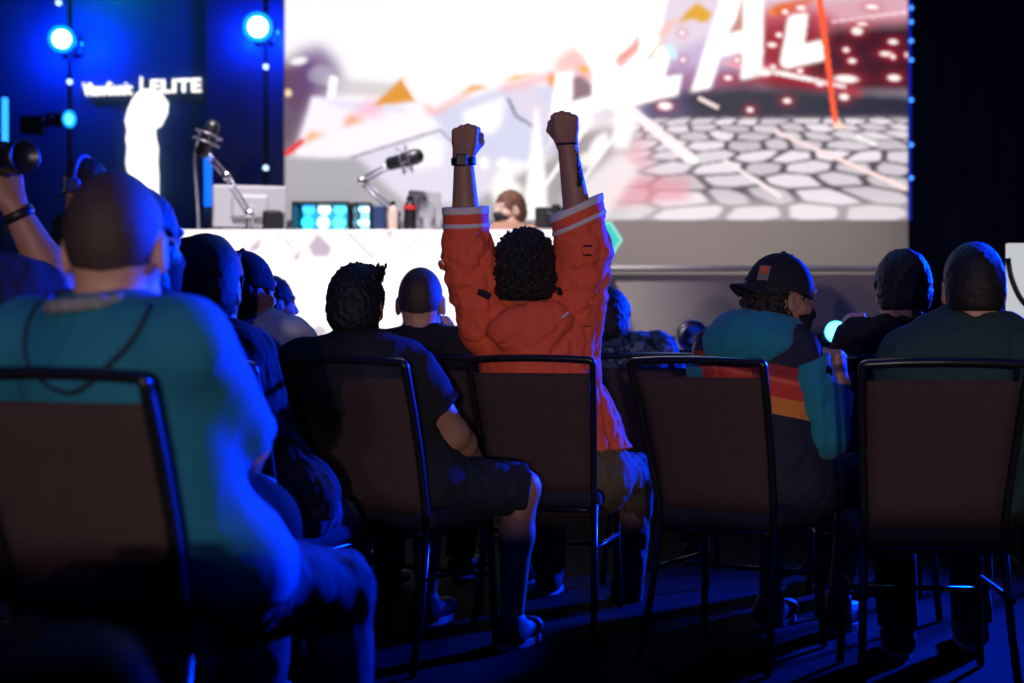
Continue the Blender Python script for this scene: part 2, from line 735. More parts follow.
        V.ell(s.hp(.011, .096, -.03), A(.009, .010, .007)*h, ax, .008)
        V.ell(s.hp(-.011, .096, -.03), A(.009, .010, .007)*h, ax, .008)
        V.ell(s.hp(0, .086, -.057), A(.023, .011, .006)*h, ax, .006)
        V.ell(s.hp(0, .085, -.069), A(.021, .011, .007)*h, ax, .006)

    def hair(s, col, g=.012, amp=.003, wl=.02, style='short', seed=1, nape=-.07, front=.05, vox=None, extra=()):
        V = Soft(vox or min(s.vox, .006))
        ax = s.hax
        h = s.hs
        V.ell(s.hp(0, -.014, .026), A(.0745+g, .095+g, .098+g*1.15)*h, ax, .02)
        if style != 'buzz':
            V.ell(s.hp(0, -.045, -.02), A(.066+g*.8, .065+g, .075)*h, ax, .03)
        for (a, b, r0, r1) in extra:
            V.cone(s.hp(*a), s.hp(*b), r0, r1, .012)
        for sx in (-1, 1):
            V.ell(s.hp(.082*sx, .0, -.012), A(.03, .036, .046)*h, ax, .01, op='sub')
        clip = []
        if style not in ('long', 'buzz'):
            clip.append((s.hp(0, 0, nape), -s.hu))
        n = unit(s.hf*.8-s.hu*.55)
        clip.append((s.hp(0, front, 0), n))
        m = mat('hair_%d_%d' % (int(col[0]*999), int(col[2]*999)), col, .6, bump=.5, scale=260, var=.3, vscale=80, spec=.35)
        o = obj('hair', V.mesh('hair', lumps(amp, wl, seed) if amp else None, clip), m, s.root, True)
        return o

    def shirt(s, m, sleeves='short', g=.013, amp=.005, wl=.09, seed=1, collar=True, upto=.72, fore=.96, hem=.02, vox=None, name='shirt', k=.05, extra=None):
        V = Soft(vox or s.vox)
        j = s.J
        s.trunk(V, g, k)
        for q in 'LR':
            if sleeves == 'short':
                s.limb(V, q, g+.006, upto)
            elif sleeves == 'long':
                s.limb(V, q, g+.004, fore=fore)
        if collar:
            nk = j['neck']+s.tu*.012
            rr = .060*(.6+.4*s.bulk)+.010
            n = 14
            ring = [nk+(s.tr*math.cos(t)+s.tf*math.sin(t))*rr-s.tu*.02*math.sin(t) for t in np.linspace(0, 2*math.pi, n, endpoint=False)]
            for i in range(n):
                V.cone(ring[i]-s.tu*.012, ring[(i+1) % n]-s.tu*.012, .011, .011, .012)
        if extra:
            extra(V)
        hp = j['pelvis']+A(0, 0, -.08+hem)
        return obj(name, V.mesh(name, folds(amp, wl, seed) if amp else None, [(hp, A(0, 0, -1))]), m, s.root, True)

    def trousers(s, m, short=False, g=.014, amp=.006, seed=3, vox=None):
        V = Soft(vox or s.vox)
        j = s.J
        V.cone(j['hipL']+A(0, 0, .01), j['hipR']+A(0, 0, .01), .116*s.bulk+g*.5, .116*s.bulk+g*.5, .04)
        for q in 'LR':
            a, kn, an = j['hip'+q], j['knee'+q], j['ank'+q]
            if short:
                c = a+(kn-a)*1.0
                V.cone(a, a+(kn-a)*1.15, .092+g, .070+g, .04, [(c, unit(kn-a))])
            else:
                V.cone(a, kn, .088+g, .062+g, .04)
                c = an+A(0, 0, .0)
                V.cone(kn, an-A(0, 0, .05), .060+g, .046+g, .03, [(c, A(0, 0, -1))])
        top = j['pelvis']+A(0, 0, .10)
        nm = 'shorts' if short else 'trousers'
        return obj(nm, V.mesh(nm, folds(amp, .07, seed), [(top, A(0, 0, 1))]), m, s.root, True)

    def shoes(s, m, sole=None):
        for q in 'LR':
            an = s.J['ank'+q]
            V = Soft(.007)
            V.cone(A(an[0], an[1], .055)-s.F*.03, A(an[0], an[1], .045)+s.F*.15, .045, .036, .03)
            V.cone(A(*an), A(an[0], an[1], .05), .047, .045, .03)
            so = A(an[0], an[1], 0)
            o = obj('shoe', V.mesh('shoe', None, [(so+A(0, 0, .012), A(0, 0, -1)), (an+A(0, 0, .03), A(0, 0, 1))]), m, s.root, True)
            bm = bmesh.new()
            vs = []
            for t in range(20):
                a = 2*math.pi*t/20
                p = so+s.F*(.06+.125*math.cos(a))+s.R*.043*math.sin(a)
                vs.append(p)
            bb = [bm.verts.new((p[0], p[1], .002)) for p in vs]
            tt = [bm.verts.new((p[0], p[1], .024)) for p in vs]
            bm.faces.new(bb)
            bm.faces.new(tt)
            for t in range(20):
                bm.faces.new((bb[t], bb[(t+1) % 20], tt[(t+1) % 20], tt[t]))
            bmesh.ops.recalc_face_normals(bm, faces=bm.faces)
            obj('sole', bm, sole or M_sole, o, True)

    def mask(s, m, strap=True):
        V = Soft(.005)
        ax = s.hax
        h = s.hs
        V.ell(s.hp(0, .034, -.048), A(.064, .072, .074)*h, ax, .02)
        V.cone(s.hp(0, .098, -.008), s.hp(0, .112, -.03), .012*h, .014*h, .03)
        V.ell(s.hp(0, .07, -.095), A(.032, .028, .026)*h, ax, .03)
        o = obj('face_mask', V.mesh('face_mask', None, [(s.hp(0, .022, 0), -s.hf), (s.hp(0, .1, -.008), unit(s.hu+s.hf*.15)), (s.hp(0, 0, -.112), -s.hu)]), m, s.root, True)
        if strap:
            for sx in (-1, 1):
                bm = tubem([s.hp(.060*sx, .03, -.02), s.hp(.074*sx, .01, .0), s.hp(.083*sx, -.012, .022), s.hp(.080*sx, -.034, .005), s.hp(.076*sx, -.022, -.035), s.hp(.06*sx, .03, -.07)], .0022*h, 6)
                obj('ear_loop', bm, m, o, True, True)
        return o

    def eyes(s):
        w = mat('eye_white', (.75, .73, .7), .25, var=.02)
        d = mat('eye_iris', (.03, .02, .015), .2, var=.02)
        for sx in (-1, 1):
            bm = lathem([(.0005, -.011), (.006, -.009), (.0105, -.003), (.0115, 0), (.0105, .004), (.0085, .008), (.0003, .0115)], s.hp(.031*sx, .0795, .011), s.hf, 14)
            e = obj('eye', bm, w, s.root, True, True)
            obj('iris', lathem([(.005, 0), (.005, .0012), (.0003, .0018)], s.hp(.031*sx, .0902, .011), s.hf, 12), d, e, True, True)


M_sole = mat('shoe_sole', (.25, .25, .26), .7)
M_shoe = mat('shoe_black', (.02, .02, .022), .6)
M_black = mat('cloth_black', (.012, .012, .015), .9, bump=.2, scale=240)
M_dark = mat('cloth_dark_navy', (.014, .015, .021), .9, bump=.2, scale=240)
M_green = mat('cloth_dark_green', (.02, .05, .055), .9, bump=.2, scale=240)
M_teal = mat('cloth_teal', (.012, .15, .25), .85, bump=.2, scale=240)
M_tealh = mat('cloth_teal_fleece', (.014, .20, .30), .9, bump=.3, scale=180, sheen=.1)
M_orange = mat('cloth_orange', (.80, .11, .05), .8, bump=.25, scale=220, var=.08)
M_white = mat('cloth_white_knit', (.68, .62, .62), .85, bump=.2, scale=220, var=.05)
M_lgrey = mat('cloth_light_grey', (.58, .60, .64), .9, bump=.2, scale=220)
M_jean = mat('cloth_denim', (.03, .045, .085), .85, bump=.35, scale=300, var=.25, vscale=18)
M_olive = mat('cloth_olive', (.11, .085, .055), .85, bump=.25, scale=240)
M_navy = mat('cloth_navy_shorts', (.014, .018, .035), .9, bump=.25, scale=240)
M_plast = mat('plastic_black', (.012, .012, .014), .4, var=.05)
M_metal = mat('metal_dark', (.05, .05, .055), .38, metal=.8, var=.08)
M_chrome = mat('metal_steel', (.55, .55, .57), .25, metal=1., var=.05)
M_paper = mat('label_white', (.6, .6, .58), .7, var=.04)
M_camo = camo_mat('cloth_camouflage')

# ------------------------------------------------------------------ the hall
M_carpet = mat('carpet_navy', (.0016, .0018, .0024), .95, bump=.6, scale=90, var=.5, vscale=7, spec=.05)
M_drape = mat('drape_black', (.016, .024, .09), .95, bump=.2, scale=60, var=.2)
M_ceil = mat('ceiling_black', (.01, .01, .012), .9)
M_riser = mat('riser_grey', (.40, .36, .34), .9, bump=.25, scale=120, var=.08, vscale=3)
M_base = mat('wall_grey', (.46, .41, .37), .9, bump=.2, scale=120, var=.06, vscale=3)

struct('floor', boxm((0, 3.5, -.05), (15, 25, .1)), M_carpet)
struct('ceiling', boxm((0, 3.5, 6.55), (15, 25, .1)), M_ceil)
struct('wall_left', boxm((-7.1, 3.5, 3.25), (.1, 25, 6.5)), M_drape)
struct('wall_right', boxm((7.1, 3.5, 3.25), (.1, 25, 6.5)), M_drape)
struct('wall_rear', boxm((0, -8.9, 3.25), (15, .1, 6.5)), M_drape)


def drape(name, x0, x1, y, z0, z1, m, amp=.05, wl=.28, seed=0):
    bm = bmesh.new()
    r = random.Random(seed)
    n = int((x1-x0)/.025)
    ph = 0.
    cols = []
    for i in range(n+1):
        x = x0+(x1-x0)*i/n
        ph += .025*2*math.pi/wl*(.7+.6*r.random())
        dy = amp*math.sin(ph)*(.7+.3*math.sin(x*2.1))
        cols.append([bm.verts.new((x, y+dy+off, z)) for off, z in ((0, z0), (0, z1), (.02, z1), (.02, z0))])
    for a, b in zip(cols, cols[1:]):
        for k in range(4):
            bm.faces.new((a[k], b[k], b[(k+1) % 4], a[(k+1) % 4]))
    bm.faces.new(cols[0])
    bm.faces.new(cols[-1][::-1])
    bmesh.ops.recalc_face_normals(bm, faces=bm.faces)
    return struct(name, bm, m, True)


drape('wall_back', -7, 7, 14.6, 0, 6.5, M_drape, seed=2)

# stage: riser front 9 m away, screen wall 13 m away
DR, DS = 9.0, 13.0
zr = P(0, 268, DR)[2]
xr = P(905, 0, DR)[0]
struct('stage_riser', boxm(((-6.2+xr)/2, (DR+13.6)/2, zr/2-.02), (xr+6.2, 13.6-DR, zr-.04)), M_riser)
o = obj('trim_1', boxm(((-6.2+xr)/2, DR+.08, zr), (xr+6.2, .24, .025), bev=.005), mat('trim_grey', (.75, .7, .68), .6))
o['kind'] = 'structure'
zs = P(0, 220, DS)[2]
xa, xb = P(284, 0, DS)[0], P(908, 0, DS)[0]
struct('wall_stage', boxm(((xa+xb)/2, DS+.15, (zr+zs)/2), (xb-xa, .3, zs-zr)), M_base)


# ------------------------------------------------------------------ the big screen picture
class Paint:
    def __init__(s, x0, x1, y0, y1, st, base):
        s.xs = np.arange(x0, x1+st*.5, st)
        s.ys = np.arange(y0, y1+st*.5, st)
        s.X, s.Y = np.meshgrid(s.xs, s.ys)
        s.C = np.ones((*s.X.shape, 3))*A(*lin(base))

    def mix(s, m, col, gain=1.):
        c = A(*lin(col))*gain
        s.C = s.C*(1-m[..., None])+c*m[..., None]

    def inside(s, poly):
        m = np.zeros(s.X.shape, bool)
        n = len(poly)
        for i in range(n):
            xa_, ya_ = poly[i]
            xb_, yb_ = poly[(i+1) % n]
            if ya_ == yb_:
                continue
            c = ((ya_ > s.Y) != (yb_ > s.Y)) & (s.X < (xb_-xa_)*(s.Y-ya_)/(yb_-ya_)+xa_)
            m ^= c
        return m.astype(float)

    def blur(s, m, r):
        r = int(round(r/(s.xs[1]-s.xs[0])))
        for _ in range(2):
            for ax in (0, 1):
                if r > 0:
                    p = np.pad(m, [(r, r) if q == ax else (0, 0) for q in (0, 1)], mode='edge')
                    c = np.cumsum(p, ax)
                    z = np.zeros_like(np.take(c, [0], ax))
                    c = np.concatenate([z, c], ax)
                    w = 2*r+1
                    m = (np.take(c, range(w, c.shape[ax]), ax)-np.take(c, range(0, c.shape[ax]-w), ax))/w
        return m

    def poly(s, pts, col, soft=1., a=1., gain=1.):
        s.mix(s.blur(s.inside(pts), soft)*a, col, gain)

    def line(s, p, q, w0, w1, col, a=1., gain=1., soft=.4):
        p, q = A(*p), A(*q)
        d = q-p
        n = A(-d[1], d[0])/np.hypot(*d)
        s.poly([p+n*w0/2, q+n*w1/2, q-n*w1/2, p-n*w0/2], col, soft, a, gain)

    def dot(s, x, y, rx, ry, col, a=1., gain=1., pw=6, an=0.):
        c, t = math.cos(an), math.sin(an)
        dx, dy = s.X-x, s.Y-y
        q = ((dx*c+dy*t)/rx)**2+((-dx*t+dy*c)/ry)**2
        s.mix(np.exp(-q**(pw/2))*a, col, gain)

    def mesh(s, name, d, y):
        """flat panel of picture cells standing at depth y, at its true size seen from depth d"""
        ny, nx = s.X.shape
        V = np.stack([(s.X-512)/FPX*d, np.full(s.X.shape, y), H+(341.5-s.Y)/FPX*d], -1).reshape(-1, 3)
        i = np.arange(ny*nx).reshape(ny, nx)
        Q = np.stack([i[:-1, :-1], i[1:, :-1], i[1:, 1:], i[:-1, 1:]], -1).reshape(-1, 4)
        me = bpy.data.meshes.new(name)
        me.from_pydata(V.tolist(), [], Q.tolist())
        at = me.color_attributes.new('picture', 'FLOAT_COLOR', 'POINT')
        at.data.foreach_set('color', np.concatenate([s.C.reshape(-1, 3), np.ones((ny*nx, 1))], 1).astype(f32).ravel())
        return me


def screen_picture():
    p = Paint(285, 908, -60, 220, 1.25, (252, 248, 246))
    W = (255, 252, 250)
    # dim maroon shapes at the left edge
    p.poly([(285, 62), (300, 50), (322, 45), (338, 62), (345, 88), (328, 98), (310, 118), (296, 150), (285, 152)], (120, 82, 104), 6, .9)
    p.poly([(285, 70), (312, 60), (322, 75), (306, 104), (292, 135), (285, 140)], (92, 56, 78), 4, .8)
    p.dot(299, 61, 9, 4, W, .9, an=-.2)
    p.dot(322, 75, 14, 10, (196, 186, 190), .6)
    p.poly([(325, 78), (405, 84), (395, 98), (330, 94)], (206, 198, 194), 3, .8)
    p.poly([(285, 100), (300, 112), (295, 150), (285, 156)], (112, 92, 110), 2, .8)
    p.dot(288, 93, 4, 4, (255, 225, 180), 1.)
    p.line((334, 76), (331, 100), 9, 9, W)
    # grey floor of the picture, lower left
    p.poly([(285, 156), (360, 157), (420, 150), (470, 200), (600, 140), (640, 150), (640, 225), (285, 225)], (176, 172, 176), 2)
    p.poly([(285, 195), (360, 190), (360, 225), (285, 225)], (160, 158, 162), 8, .6)
    # pale folded shapes
    p.poly([(312, 96), (345, 101), (420, 101), (438, 132), (384, 151), (330, 157), (296, 155)], (250, 243, 250), 1.5)
    p.poly([(318, 99), (350, 103), (410, 108), (400, 112), (345, 108)], (206, 200, 226), 2, .7)
    p.poly([(356, 155), (440, 132), (500, 135), (505, 160), (480, 205), (410, 205), (380, 180)], (226, 220, 236), 2)
    p.poly([(425, 135), (446, 140), (442, 166), (415, 170), (400, 152)], (250, 246, 250), 2)
    p.poly([(430, 112), (500, 88), (560, 84), (566, 150), (530, 162), (478, 158), (448, 140)], (212, 212, 236), 2)
    p.poly([(462, 112), (505, 96), (502, 124), (492, 135), (466, 128)], (252, 248, 252), 3)
    p.poly([(505, 90), (530, 84), (552, 110), (548, 130), (530, 124)], (226, 214, 232), 2)
    p.line((350, 158), (440, 130), 2.5, 2.5, (120, 110, 124), .8)
    p.line((508, 98), (516, 116), 3, 3, (110, 100, 120), .9)
    p.line((516, 116), (536, 128), 3, 2, (110, 100, 120), .9)
    p.line((440, 130), (452, 142), 2, 2, (140, 130, 150), .7)
    # pink rims and golden triangles
    p.line((425, 105), (433, 114), 5, 5, (250, 165, 160), .9, soft=2)
    p.line((433, 114), (470, 92), 5, 5, (250, 175, 170), .9, soft=2)
    p.line((500, 90), (552, 76), 6, 7, (248, 178, 186), .9, soft=2)
    p.poly([(340, 122), (372, 96), (386, 116)], (248, 190, 205), 4, .8)
    p.poly([(372, 106), (403, 77), (417, 101), (396, 104)], (226, 152, 28), 1.2)
    p.line((403, 79), (416, 100), 3, 3, (250, 240, 235))
    p.poly([(342, 128), (349, 116), (366, 120), (352, 124)], (238, 160, 50), 2)
    p.poly([(300, 146), (310, 132), (328, 134), (314, 139)], (236, 170, 60), 2)
    p.poly([(462, 94), (472, 85), (490, 87)], (232, 160, 30), 1.5)
    p.poly([(503, 83), (515, 76), (540, 74)], (236, 165, 40), 1.5)
    p.line((285, 155), (304, 140), 6, 5, (240, 60, 62), 1)
    p.poly([(552, 72), (575, 70), (585, 60), (600, 80), (580, 88), (560, 100)], (246, 170, 180), 4, .8)
    p.dot(553, 80, 6, 8, (240, 150, 50), .9)
    # right half: smoky maroon scene
    p.poly([(612, -60), (908, -60), (908, 125), (590, 125), (620, 60)], (226, 208, 226), 6, .9)
    p.poly([(660, 58), (720, 34), (740, 74), (716, 100), (665, 104)], (196, 176, 214), 5)
    p.poly([(660, 70), (740, 68), (766, 95), (640, 112)], (150, 96, 138), 6, .9)
    p.poly([(720, 12), (770, 8), (908, 2), (908, 26), (860, 30), (812, 40), (790, 60), (742, 70)], (206, 92, 108), 6)
    p.poly([(818, 4), (908, -8), (908, 20), (840, 24)], (222, 168, 182), 5)
    p.poly([(836, 26), (908, 22), (908, 95), (770, 92), (770, 60)], (66, 22, 38), 5)
    p.poly([(742, 30), (810, 16), (832, 42), (800, 76), (760, 70)], (150, 30, 48), 7)
    p.poly([(700, 82), (780, 66), (870, 92), (800, 96)], (140, 22, 44), 6)
    p.poly([(646, 96), (740, 86), (908, 94), (908, 122), (650, 126)], (44, 42, 60), 4)
    p.poly([(634, 100), (680, 88), (690, 128), (634, 132)], (72, 84, 128), 8, .8)
    p.poly([(676, 24), (690, 8), (712, 14), (702, 24), (690, 16)], (226, 166, 30), 1)
    p.poly([(678, 24), (697, 2), (712, 13), (708, 22), (696, 18)], (226, 166, 30), 1)
    p.poly([(768, 12), (780, 4), (800, 4), (772, 16)], (236, 140, 30), 1.5)
    p.poly([(770, 6), (812, -6), (818, 2), (776, 18)], (228, 100, 40), 3, .8)
    # cobbles
    p.poly([(560, 140), (650, 120), (760, 117), (908, 116), (908, 225), (560, 225)], (84, 74, 84), 3)
    p.poly([(560, 140), (700, 126), (700, 225), (560, 225)], (150, 128, 138), 12, .7)
    r = np.random.default_rng(5)
    Yc = np.maximum(p.Y, 112)
    v = np.log(Yc-62)/.118
    u = (p.X-770)/(Yc-62)/.42
    u = u+.25*np.sin(v*1.3)
    f1 = np.full(p.X.shape, 9.)
    f2 = np.full(p.X.shape, 9.)
    tone = np.zeros(p.X.shape)
    jit = r.uniform(-.5, .5, (60, 60, 3))
    iu, iv = np.floor(u).astype(int), np.floor(v).astype(int)
    for du in (-2, -1, 0, 1, 2):
        for dv in (-1, 0, 1):
            cu, cv = iu+du, iv+dv
            jj = jit[cu % 60, cv % 60]
            ox = cu+.5+.62*jj[..., 0]+(cv % 2)*.5
            oy = cv+.5+.36*jj[..., 1]
            d = np.hypot(u-ox, (v-oy)*1.0)
            nw = d < f1
            f2 = np.where(nw, f1, np.minimum(f2, d))
            tone = np.where(nw, jj[..., 2], tone)
            f1 = np.where(nw, d, f1)
    st = np.clip((f2-f1-.10)/.12, 0, 1)*(1-np.clip((f1-.62)/.2, 0, 1)*.6)
    st = st*np.clip((p.Y-116)/5, 0, 1)*np.clip((p.X-575)/60, 0, 1)
    base = A(*lin((222, 212, 220)))*(1+.45*tone[..., None])
    p.C = p.C*(1-st[..., None])+base*st[..., None]
    p.poly([(596, 196), (908, 200), (908, 222), (590, 222)], (250, 244, 246), 6, .35)
    p.poly([(602, 176), (690, 178), (690, 200), (604, 208)], (232, 150, 164), 4, .7)
    p.poly([(585, 140), (640, 130), (655, 170), (600, 178)], (238, 180, 192), 6, .7)
    # burst in the middle
    p.poly([(470, 205), (510, 180), (600, 128), (640, 130), (600, 190), (560, 225), (480, 225)], (168, 160, 164), 4, .8)
    p.poly([(535, 108), (538, 108), (546, 180), (549, 225), (519, 225), (527, 180)], W, 1.2)
    p.line((545, 186), (592, 118), 4, 6, W)
    p.line((546, 150), (566, 116), 3, 4, (235, 228, 230))
    p.line((575, 190), (628, 118), 3, 5, W, .9)
    p.dot(598, 148, 8, 18, W, 1, an=.5)
    p.dot(586, 160, 7, 8, (250, 246, 236), .9)
    p.poly([(615, 105), (640, 112), (628, 150), (612, 148)], W, 2)
    p.dot(484, 163, 5, 7, W)
    p.dot(503, 163, 7, 5, W)
    p.poly([(490, 190), (506, 172), (525, 190), (500, 214)], W, 3)
    p.poly([(560, 200), (620, 150), (640, 170), (600, 225)], (250, 240, 242), 4, .8)
    # streaks
    p.line((628, 108), (692, 160), 9, 11, (255, 232, 236), 1, 1.1)
    p.line((686, 158), (698, 162), 10, 6, W)
    p.line((724, 160), (781, 197), 3, 5, (255, 236, 236))
    p.line((774, 131), (912, 191), 3, 5, (255, 228, 224))
    p.line((722, 62), (752, 70), 4, 4, (246, 170, 180), .9)
    p.line((755, 66), (862, 94), 6, 3, (214, 30, 50), 1, soft=3)
    p.line((755, 68), (846, 87), 6, 4, W)
    p.line((698, 98), (718, 108), 4, 4, (255, 226, 226))
    p.line((832, 22), (908, 12), 2, 3, (250, 210, 220))
    p.line((856, 136), (876, 145), 7, 6, W, .8)
    # letters
    s = 1/3.413

    def Lq(pts):
        return [(540+x*s, y_*s) for x, y_ in pts]
    for q in ([(55, 250), (112, 246), (108, 352), (176, 330), (180, 285), (130, 175), (150, 40), (220, -220), (370, -220), (335, 150), (262, 225), (250, 362), (36, 406)],
              [(362, -220), (480, -220), (408, 120), (405, 150), (446, 180), (425, 264), (484, 255), (470, 325), (318, 360), (243, 376), (258, 230), (336, 160)],
              [(515, 314), (582, 300), (616, 194), (690, 178), (686, 272), (758, 258), (768, -220), (655, -220), (610, 20)],
              [(848, 56), (858, 52), (906, 44), (914, 52), (900, 152), (958, 138), (968, 146), (973, 196), (964, 206), (846, 235), (824, 226), (820, 212)]):
        p.poly(Lq(q), W, 1.2, 1, 1.25)
    p.poly(Lq([(638, 118), (692, 103), (698, -220), (716, -220), (700, -60), (672, 60)]), (196, 130, 120), 1.2)
    p.poly(Lq([(225, 0), (232, 0), (228, 40), (268, 40), (232, 52)]), (230, 190, 170), 1.)
    p.poly(Lq([(114, 262), (150, 258), (178, 290), (176, 328), (110, 346)]), (142, 112, 124), 1.)
    p.poly(Lq([(50, 215), (110, 165), (150, 185), (186, 262), (170, 280), (120, 235), (60, 240)]), (246, 190, 186), 2, .9)
    p.poly(Lq([(128, 232), (158, 222), (172, 246), (150, 250)]), (240, 170, 60), 1.)
    p.poly(Lq([(258, 222), (262, 196), (318, 150), (338, 104), (330, 168)]), (226, 112, 104), 1., .95)
    p.poly(Lq([(398, 118), (440, 70), (470, 60), (446, 110), (412, 130)]), (244, 196, 180), 1.5, .9)
    p.line((648, 60), (662, 40), 5, 3, (246, 186, 160), .8)
    p.dot(672, 52, 5, 9, (206, 244, 250), .9, an=-.5)
    p.poly([(617, 62), (640, 38), (638, 52), (620, 70)], (240, 160, 150), 1.5, .9)
    # orange line and sparks
    p.line((812, -60), (836, 128), 7, 5, (255, 92, 46), 1, 1.1)
    p.dot(838, 126, 6, 4, (255, 220, 200))
    for x, yy, rx, ry in ((857, 31, 7, 5), (893, 42, 6, 3), (846, 50, 4, 3), (852, 61, 5, 3), (886, 54, 8, 3), (893, 57, 3, 3), (894, 78, 8, 4), (846, 79, 15, 5),
                          (844, 97, 6, 4), (772, 45, 6, 3), (779, 35, 4, 3), (773, 67, 4, 3), (800, 71, 4, 3), (728, 78, 5, 3), (787, 101, 5, 3), (750, 110, 4, 3),
                          (820, 84, 5, 3), (737, 60, 3, 3), (862, 24, 7, 2), (907, 55, 3, 3), (801, 8, 6, 3), (785, 12, 4, 3), (764, 73, 9, 4), (683, 60, 3, 3), (682, 33, 3, 3), (872, 7, 8, 3), (665, 106, 9, 5)):
        p.dot(x, yy, rx+2, ry+2, (206, 36, 56), .6, pw=2)
        p.dot(x, yy, rx*.82, ry*.8, (255, 240, 238), 1., 1.15, an=.06)
    return p


scr = thing('led_screen', 'huge bright LED screen above the stage showing giant white letters', 'screen', ((xa+xb)/2, DS+.1, zs))
pic = obj('picture', screen_picture().mesh('picture', DS, DS-.004), picture_mat('screen_picture', 1.06), scr, True)
ztop = P(0, -60, DS)[2]
obj('cabinet', boxm(((xa+xb)/2, DS+.13, (zs+ztop)/2), (xb-xa+.02, .25, ztop-zs+.02)), M_plast, scr, True)
eb = bmesh.new()
xe = P(910.5, 0, DS)[0]
box(eb, (xe, DS+.04, (zs+ztop)/2), (.022, .03, ztop-zs))
obj('edge_light', eb, emit('edge_blue', (.0, .03, 1.), .55), scr, True)
for yy in (8, 22, 41, 60, 100, 145, 178):
    q = P(911, yy, DS-.02)
    obj('pixel_lamp', lathem([(.02, 0), (.02, .012), (.012, .018)], q, (0, -1, 0), 12), emit('pixel_blue', (.05, .25, 1.), 2.2), scr, True)

# narrow dark panel and the brand banner left of the screen
DP = 12.38


def panel(name, label, cat, x0, x1, y0, y1, m, d=DP, th=.06):
    a, b = P(x0, y0, d), P(x1, y1, d)
    t = thing(name, label, cat, ((a[0]+b[0])/2, d+th, zr))
    obj('face', boxm(((a[0]+b[0])/2, d+th/2, (a[2]+b[2])/2), (b[0]-a[0], th, a[2]-b[2]), bev=.006), m, t, True)
    for x in (a[0]+.12, b[0]-.12):
        bm = bmesh.new()
        box(bm, (x, d+th+.05, (a[2]+zr)/2), (.05, .05, a[2]-zr))
        box(bm, (x, d+th+.05, zr+.02), (.1, .6, .04))
        obj('support', bm, M_plast, t, True)
    return t


M_pan = mat('panel_gloss', (.010, .03, .07), .45, var=.1)
M_ban = mat('banner_navy', (.012, .045, .10), .8, var=.1)
side = panel('blank_screen', 'dark blue blank screen standing beside the bright screen', 'screen', 206, 284, -80, 185, M_pan)
ban = panel('banner', 'dark banner with glowing white brand lettering and a pale figure', 'banner', -70, 216, -80, 262, M_ban, 12.46)
M_glow = emit('backlit_white', (1., .97, .93), 1.6)
yb = 12.46-.03


def sign_text(body, px0, px1, pyb, hpx, bold, par, rot=-.03, nm='lettering'):
    me = text_mesh(body, 1., .02, bold)
    co = np.array([v.co[:] for v in me.vertices])
    w = np.ptp(co[:, 0])
    hgt = np.ptp(co[:, 1])
    a = P(px0, pyb, yb)
    sx = (px1-px0)/FPX*yb/w
    sy = hpx/FPX*yb/hgt
    X = (co[:, 0]-co[:, 0].min())*sx
    Z = (co[:, 1]-co[:, 1].min())*sy-X*rot
    N = np.stack([a[0]+X, yb-co[:, 2], a[2]+Z], 1)
    me.vertices.foreach_set('co', N.astype(f32).ravel())
    return obj(nm, me, M_glow, par, True)


sign_text('ViewSonic', 83, 132, 96, 13, .012, ban)
sign_text('|', 140.5, 142, 94, 17, 0, ban)
sign_text('ELITE', 151, 201, 93, 13, .01, ban)
fig = [(440, 190), (470, 145), (520, 118), (600, 130), (648, 195), (642, 260), (604, 335), (570, 352), (574, 410), (588, 470), (584, 560), (590, 640), (590, 760), (560, 750), (500, 690), (420, 640), (405, 560), (414, 470), (404, 420), (414, 370), (400, 310), (414, 252)]
fig = [(60+x/6.02, 70+y/6.02) for x, y in fig]
fp = [(P(x, y, yb)[0], P(x, y, yb)[2]) for x, y in fig]
o = obj('figure', prism(fp, yb-.05, yb+.03), M_glow, ban, True)
o['label'] = 'glowing white upright figure'


# ------------------------------------------------------------------ lamps on poles at the left
def moving_head(label, px, py, d, r, aim, lens, group):
    c = P(px, py, d)
    ax = unit(aim)
    t = thing('stage_lamp', label, 'stage lamp', tuple(c), 0, group)
    obj('housing', lathem([(.05, -.22), (r*.9, -.19), (r*1.05, -.08), (r*1.12, -.01), (r*1.12, .012), (r*1.0, .012), (r*1.0, -.004)], c, ax, 24), M_plast, t, True, True)
    obj('lens', lathem([(r*.98, -.002), (r*.98, .004), (r*.7, .014), (r*.2, .02)], c, ax, 24), lens, t, True, True)
    side_ = unit(np.cross(ax, A(0, 0, 1)))
    m = c-ax*.1
    obj('lens_ring', lathem([(r*1.12, .013), (r*1.12, .02), (r*.98, .02), (r*.98, .013)], c, ax, 24), M_ring, t, True, True)
    obj('yoke', tubem(fillet([m+side_*r*1.2, m+side_*r*1.22-ax*.1+A(0, 0, -.05), m-ax*.27+A(0, 0, -.06), m-side_*r*1.22-ax*.1+A(0, 0, -.05), m-side_*r*1.2], .04), .018, 8), M_metal, t, True, True)
    obj('base', boxm(tuple(m-ax*.32+A(0, 0, -.06)), (.2, .1, .16), bev=.015), M_plast, t, True)
    return t


LG = 'stage lamps on the poles'
M_ring = emit('ring_cyan', (.0, .35, 1.), 1.6)
M_lens = emit('lens_blue_white', (.35, .62, 1.), 14)
M_lens2 = emit('lens_blue', (.08, .5, 1.), 2.4)
moving_head('round glaring blue-white stage lamp high on the left pole', 62, 39, 12.0, .10, (.12, -1, -.2), M_lens, None)
moving_head('round glaring blue-white stage lamp on the pole beside the screen', 258, 27, 11.95, .11, (.05, -1, -.2), M_lens, None)
moving_head('narrow blue stage lamp turned aside low on the left pole', 68, 119, 12.0, .065, (.88, -.5, -.1), M_lens2, None)


def led(par, px, py, d, r=.022, e=None):
    return obj('indicator', lathem([(r, 0), (r, .02), (r*.6, .03)], P(px, py, d), (0, -1, 0), 12), e, par, True, True)


